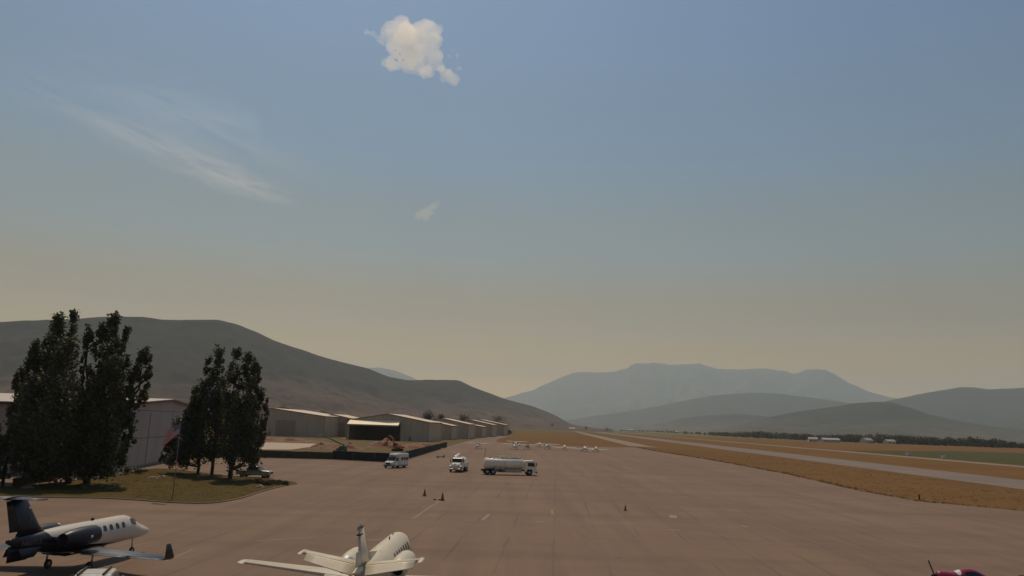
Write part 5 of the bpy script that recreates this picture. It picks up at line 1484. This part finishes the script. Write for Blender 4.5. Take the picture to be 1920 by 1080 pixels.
def plume_tree(name, label, base, plumes, leaf=0.34, dens=4.0, group=None, trunk_r=.32, seed=1, m=None, cat='tree'):
    """plumes: (px, top py, bottom py, half width px, depth offset m) read off the photograph, built round the trunk at base"""
    rs = np.random.RandomState(seed)
    g0 = gp(*base); k = (g0 - Vector((0, 0, CAM_H))).dot(CF) / CAM_F
    t = thing(name, label, cat, (g0.x, g0.y, 0.08), 0, group)
    allp = []; br = MB()
    for px, pt, pb, hw, dy in plumes:
        dy = dy * 3.0 - 1.4
        c = at_y(px, (pt + pb) / 2, g0.y + dy); top = at_y(px, pt, g0.y + dy); bot = at_y(px, pb, g0.y + dy)
        tx = (top.x - g0.x + bot.x - g0.x) / 2; z0 = max(.9, bot.z); z1 = top.z; r = hw * k * 1.02
        area = 2 * r * (z1 - z0)
        n = int(dens * area / (leaf * leaf * .35))
        allp.append(plume_points(tx, dy, z0, z1, r, n, rs))
        if z1 - z0 > 2.5:
            zs = max(1.0, z0 * .55)
            br.tube([(0, 0, zs), (tx*.55, dy*.55, zs + (z0 - zs)*.7 + .2), (tx, dy, z0 + (z1-z0)*.35), (tx, dy, z0 + (z1-z0)*.85)], [trunk_r*.45, trunk_r*.36, trunk_r*.24, .03], 7)
    P = np.concatenate(allp); P = P[P[:, 2] > .5]
    H_ = P[:, 2].max()
    tr = MB(); tr.tube([(0, 0, -.15), (0, 0, .3), (.05, 0, H_*.25), (.0, .1, H_*.55), (.05, 0, H_*.8)], [trunk_r*1.35, trunk_r*1.05, trunk_r*.85, trunk_r*.5, .06], 12)
    tk = tr.build('trunk', M_bark, t)
    br.build('limbs', M_bark, tk)
    cw = link_mesh('crown', leaves_mesh('crown', P, leaf, m or M_leaf, .3), t)
    return t
TG = 'tall poplars on the lawn'
plume_tree('poplar_tree', 'huge dark poplar at the left, its crown topped by ragged spires', (128, 908),
    [(96,594,800,20,0),(124,590,810,17,.8),(110,640,860,30,-1),(77,632,830,20,.5),(52,648,850,18,-.6),(36,686,800,17,.4),(66,715,885,36,-1.5),(104,730,893,40,-2),(134,720,890,20,1.2),(28,745,865,14,.6),(58,660,800,20,1.5),(88,800,897,34,-1),(50,800,893,26,.5)], trunk_r=.42, seed=3, group=TG, leaf=.36)
plume_tree('poplar_tree', 'tall dark poplar with a separate right-hand spire, second from left', (162, 907),
    [(205,591,760,19,0),(228,618,790,15,.6),(182,612,800,16,-.5),(163,613,720,12,.4),(200,680,870,30,-1.2),(172,720,893,30,-1.6),(263,655,770,17,.2),(246,688,800,16,-.4),(240,790,872,11,0),(222,740,880,22,.8),(150,740,895,28,-.8),(196,790,893,30,-1.5),(278,668,730,8,0)], trunk_r=.50, seed=5, group=TG, leaf=.36)
plume_tree('poplar_tree', 'slim pointed dark tree at the very left edge', (4, 914),
    [(11,784,900,9,0),(2,812,912,15,.4),(24,836,910,12,-.3),(-14,800,912,18,0)], trunk_r=.2, seed=8, group=TG, leaf=.32)
plume_tree('poplar_tree', 'leftmost of the three poplars beside the flagpole, lowest crown', (371, 888.5),
    [(346,768,868,20,0),(332,788,870,15,.5),(318,828,872,11,-.4),(362,728,862,14,.3),(345,820,874,22,-1),(372,780,866,16,.4),(305,850,872,7,0)], trunk_r=.26, seed=11, group=TG, leaf=.36)
plume_tree('poplar_tree', 'middle of the three poplars beside the flagpole', (397, 891),
    [(406,656,770,15,0),(386,674,790,12,.4),(398,730,862,24,-.8),(376,712,850,16,.6),(412,720,850,18,.5),(362,738,840,12,-.4)], trunk_r=.28, seed=13, group=TG, leaf=.36)
plume_tree('poplar_tree', 'rightmost and fullest of the three poplars beside the flagpole', (431, 898),
    [(438,659,790,16,0),(462,664,800,17,.4),(474,680,810,12,-.4),(450,740,872,28,-1),(482,735,868,16,.5),(497,748,822,9,0),(430,760,868,18,.8),(486,688,720,5,0),(470,800,876,24,-.6)], trunk_r=.36, seed=17, group=TG, leaf=.36)

# low planting along the hangar and at the tip of the lawn
def shrub(label, px, py, w, h, m, seed, z=.1, n=900, leaf=.16):
    rs = np.random.RandomState(seed); p = gp(px, py)
    t = thing('shrub', label, 'shrub', (p.x, p.y, z), 0)
    pts = []
    for k in range(9):
        c = np.array([rs.uniform(-.4, .4)*w, rs.uniform(-.35, .35)*w, rs.uniform(.3, .75)*h])
        pts.append(rs.normal(size=(n//9, 3)) * np.array([w*.13, w*.13, h*.15]) + c)
    P = np.concatenate(pts); P = P[P[:, 2] > .02]
    link_mesh('foliage', leaves_mesh('foliage', P, leaf, m, .4), t)
    st = MB()
    for k in range(4):
        a = rs.uniform(0, 6.3); st.tube([(0, 0, -.05), (math.cos(a)*w*.2, math.sin(a)*w*.2, h*.6)], [.03, .01], 5)
    st.build('stems', M_bark, t)
    return t
shrub('dark rounded shrub between the white bollards', 234, 890.5, 1.6, 1.2, M_leaf, 2)
shrub('dark low shrub at the foot of the hangar left of the bollards', 207, 894, 1.8, 1.1, M_leaf, 3)
shrub('wide dark shrub beside the big left trunk', 180, 898, 2.2, 1.2, M_leaf, 4)
shrub('small green shrub at the right end of the bollards', 262, 889.5, 2.2, .8, M_shrub, 5)
shrub('yellow-green weedy clump at the tip of the lawn', 500, 911, 1.8, .6, M_shrub, 6)
shrub('dark low bush near the point of the lawn', 516, 909.5, 1.9, .7, M_leaf, 7)
shrub('tiny bush at the sharp end of the lawn', 536, 910.5, .9, .5, M_leaf, 9)
shrub('dry yellowish clump beside the pale rocks on the lawn', 490, 907.5, 1.6, .6, M_dry, 10)

def boulder(label, px, py, w, h, seed, z=.08):
    p = gp(px, py); bm = bmesh.new(); bmesh.ops.create_icosphere(bm, subdivisions=3, radius=1)
    for v in bm.verts:
        n = noise.fractal(v.co * 1.4 + Vector((seed, 0, 0)), 1.0, 2.0, 4)
        v.co *= 1 + .35 * n
        v.co = Vector((v.co.x * w/2, v.co.y * w/2 * .8, max(-.1, v.co.z) * h))
    me = bpy.data.meshes.new('boulder'); bm.to_mesh(me); bm.free(); me.materials.append(M_rock)
    o = link_mesh('boulder', me, None, (p.x, p.y, z)); o.rotation_euler = (0, 0, seed)
    return tag(o, label, 'rock', 'pale rocks edging the lawn')
M_rock = mat('pale_rock', (0.27, 0.21, 0.165), 0.9, var=0.25, scale=3, bump=0.5, bscale=6)
boulder('pale rock nearest the apron at the lawn tip', 488, 915.5, 1.3, .35, 1.1)
boulder('pale rock beside the dry clump near the silver pickup', 496, 906, 1.1, .35, 2.3)
boulder('pale rock on the back edge of the lawn, left of the flagpole', 287, 898.5, 1.4, .3, 3.7)
boulder('pale rock just right of the flagpole foot, back of lawn', 305, 895.5, 1.2, .3, 4.9)
boulder('smaller pale rock close to the flagpole, back of lawn', 298, 897.5, .8, .25, 6.2)
boulder('flat pale rock by the board fence in shade', 52, 917, 1.4, .25, 7.1)

# weeds and dry tufts along the apron edge and over the grass beyond it
def tufts(name, label, pts, n_blade, h, m, seed, spread=.25):
    rs = np.random.RandomState(seed); V = []; F = []
    for (x, y, z, s) in pts:
        for b in range(n_blade):
            a = rs.uniform(0, 6.28); r = rs.uniform(0, spread) * s; hh = h * s * rs.uniform(.5, 1.2); ln = rs.uniform(.1, .5) * hh
            bx, by = x + math.cos(a)*r, y + math.sin(a)*r; w = .035 * s * rs.uniform(.7, 1.5)
            c = rs.uniform(0, 6.28); dx, dy = math.cos(c)*w, math.sin(c)*w; tx, ty = bx + math.cos(a)*ln, by + math.sin(a)*ln
            o = len(V); V += [(bx-dx, by-dy, z), (bx+dx, by+dy, z), ((bx+tx)/2+dx*.7, (by+ty)/2+dy*.7, z+hh*.6), (tx, ty, z+hh), ((bx+tx)/2-dx*.7, (by+ty)/2-dy*.7, z+hh*.6)]
            F.append((o, o+1, o+2, o+3, o+4))
    me = bpy.data.meshes.new(name); me.from_pydata(V, [], F); me.materials.append(m); me.update()
    return tag(link_mesh(name, me), label, 'grass', kind='stuff')
edge_pts = []
er = [Vector(p) for p in edge_right]
rs = np.random.RandomState(21)
er0 = Vector((110, 88)); chain = [er0] + er
for a, b in zip(chain[:-1], chain[1:]):
    L_ = (b - a).length
    for k in range(int(L_ * 4.5)):
        p = a.lerp(b, rs.uniform(0, 1)); d = abs(rs.normal()) * 1.1
        edge_pts.append((p.x + d + .1, p.y + rs.uniform(-.3, .3) + d*.3, -.06, rs.uniform(.6, 1.5)))
tufts('edge_weeds', 'ragged green-brown weeds along the right apron edge', edge_pts[::2], 7, .18, M_weed, 5, .4)
dry = []
for k in range(5200):
    lat = rs.uniform(46, 93); al = 90 + 260 * rs.uniform(0, 1) ** 1.6
    x, y = rw(lat, al)
    # keep off the paving
    xe = np.interp(y, [p.y for p in er], [p.x for p in er])
    if x < xe + .8: continue
    dry.append((x, y, -.06, rs.uniform(.6, 1.6)))
tufts('dry_grass', 'dry tan grass between the apron and the runway', dry[::3], 6, .11, M_dry, 6, .7)
lawn_t = []
isl_v = islc
def inside(x, y, poly):
    c = False; j = len(poly) - 1
    for i in range(len(poly)):
        if (poly[i].y > y) != (poly[j].y > y) and x < (poly[j].x - poly[i].x) * (y - poly[i].y) / (poly[j].y - poly[i].y) + poly[i].x: c = not c
        j = i
    return c
while len(lawn_t) < 3200:
    x, y = rs.uniform(-75, -28), rs.uniform(80, 135)
    if inside(x, y, isl_v): lawn_t.append((x, y, .11, rs.uniform(.4, 1.0)))
tufts('lawn_grass', 'short olive lawn grass on the island', lawn_t[::2], 6, .07, M_weed, 7, .5)

# far trees: one mass along the valley, single ones where they stand apart
def far_tree_pts(x, y, h, w, rs, n=130):
    pts = []
    for k in range(9):
        t = rs.uniform(.12, 1); rr = w/2 * math.sin(math.pi * min(1, .2 + .72*t)) ** .7
        a = rs.uniform(0, 6.28); q = rs.uniform(.1, .8)
        pts.append(rs.normal(size=(n//9, 3)) * np.array([w*.15, w*.15, h*.085]) + np.array([x + math.cos(a)*rr*q, y + math.sin(a)*rr*q, h*t*.93]))
    return np.concatenate(pts)
rs = np.random.RandomState(31)
mass = []
line = [(945,803,7),(1000,803.5,7),(1050,804.5,7),(1100,805.5,6.5),(1200,809,6.5),(1300,814,8),(1350,817.5,10),(1400,820.5,13),(1470,823.5,13),(1560,827.5,12),(1640,831,11),(1760,835.2,10.5),(1850,838.5,9),(1960,842,9),(2100,847,9)]
LX = [l[0] for l in line]
for k in range(1500):
    px = rs.uniform(945, 2080)
    if px < 1330 and rs.uniform() < .45: continue
    py = np.interp(px, LX, [l[1] for l in line]) - abs(rs.normal()) * .9 + .3; h = np.interp(px, LX, [l[2] for l in line]) * rs.uniform(.45, 1.2)
    hor = 798.2 + (px - 960) * .03143
    p = gp(px, max(py, hor + 3.4))
    clump = .5 + noise.noise(Vector((px * .010, 0.0, 3.3)))
    if px < 1330 and clump < .35: continue
    mass.append(far_tree_pts(p.x, p.y, h * (.7 + .5*clump), h * rs.uniform(.9, 1.7), rs, 90))
P = np.concatenate(mass)
o = tag(link_mesh('treeline', leaves_mesh('treeline', P, 1.7, M_leaf_far)), 'hazy dark line of trees across the valley floor', 'trees', kind='stuff')

def far_tree(label, px, py, h, w, seed, group='single far trees'):
    rs = np.random.RandomState(seed); p = gp(px, py)
    t = thing('far_tree', label, 'tree', (p.x, p.y, 0), 0, group)
    P = np.concatenate([far_tree_pts(0, 0, h, w, rs, 500) for q in range(4)])
    link_mesh('crown', leaves_mesh('crown', P, max(.45, h * .05), M_leaf_far), t)
    mb = MB(); mb.tube([(0, 0, -.1), (0, 0, h*.6)], [h*.03, h*.01], 7); mb.build('trunk', M_bark, t)
far_tree('broad dark tree at the right end of the hangar row', 932, 813.0, 18.5, 22, 41)
far_tree('dark tree half behind the last hangar, left of the broad one', 914, 813.0, 15.5, 12, 42)
far_tree('rounded dark tree rising behind the middle hangars', 801, 815, 18.5, 12, 43)
far_tree('smaller tree just right of the rounded one behind the hangars', 825, 815, 16.5, 7, 44)
far_tree('dark tree behind the fourth hangar roof', 868, 814, 18, 13, 45)
far_tree('small dark tree left of the bright shed, tallest in its clump', 1036, 805.2, 22, 18, 46)
far_tree('lone dark tree right of the taxiway end', 1099, 806.6, 17, 14, 47)
far_tree('dark tree beside the pink barn', 1138, 808.2, 14, 20, 48)
far_tree('tree behind the wide hangar roof, right end', 602, 810, 15.5, 12, 49)
far_tree('tree on the skyline over the wide hangar, left end', 527, 809, 18.5, 9, 50)
far_tree('small bush-like tree in the grass beside the taxilane', 952, 815.8, 5, 9, 51)
far_tree('small dark tree at the foot of the last hangar', 926, 813.5, 7, 8, 52)
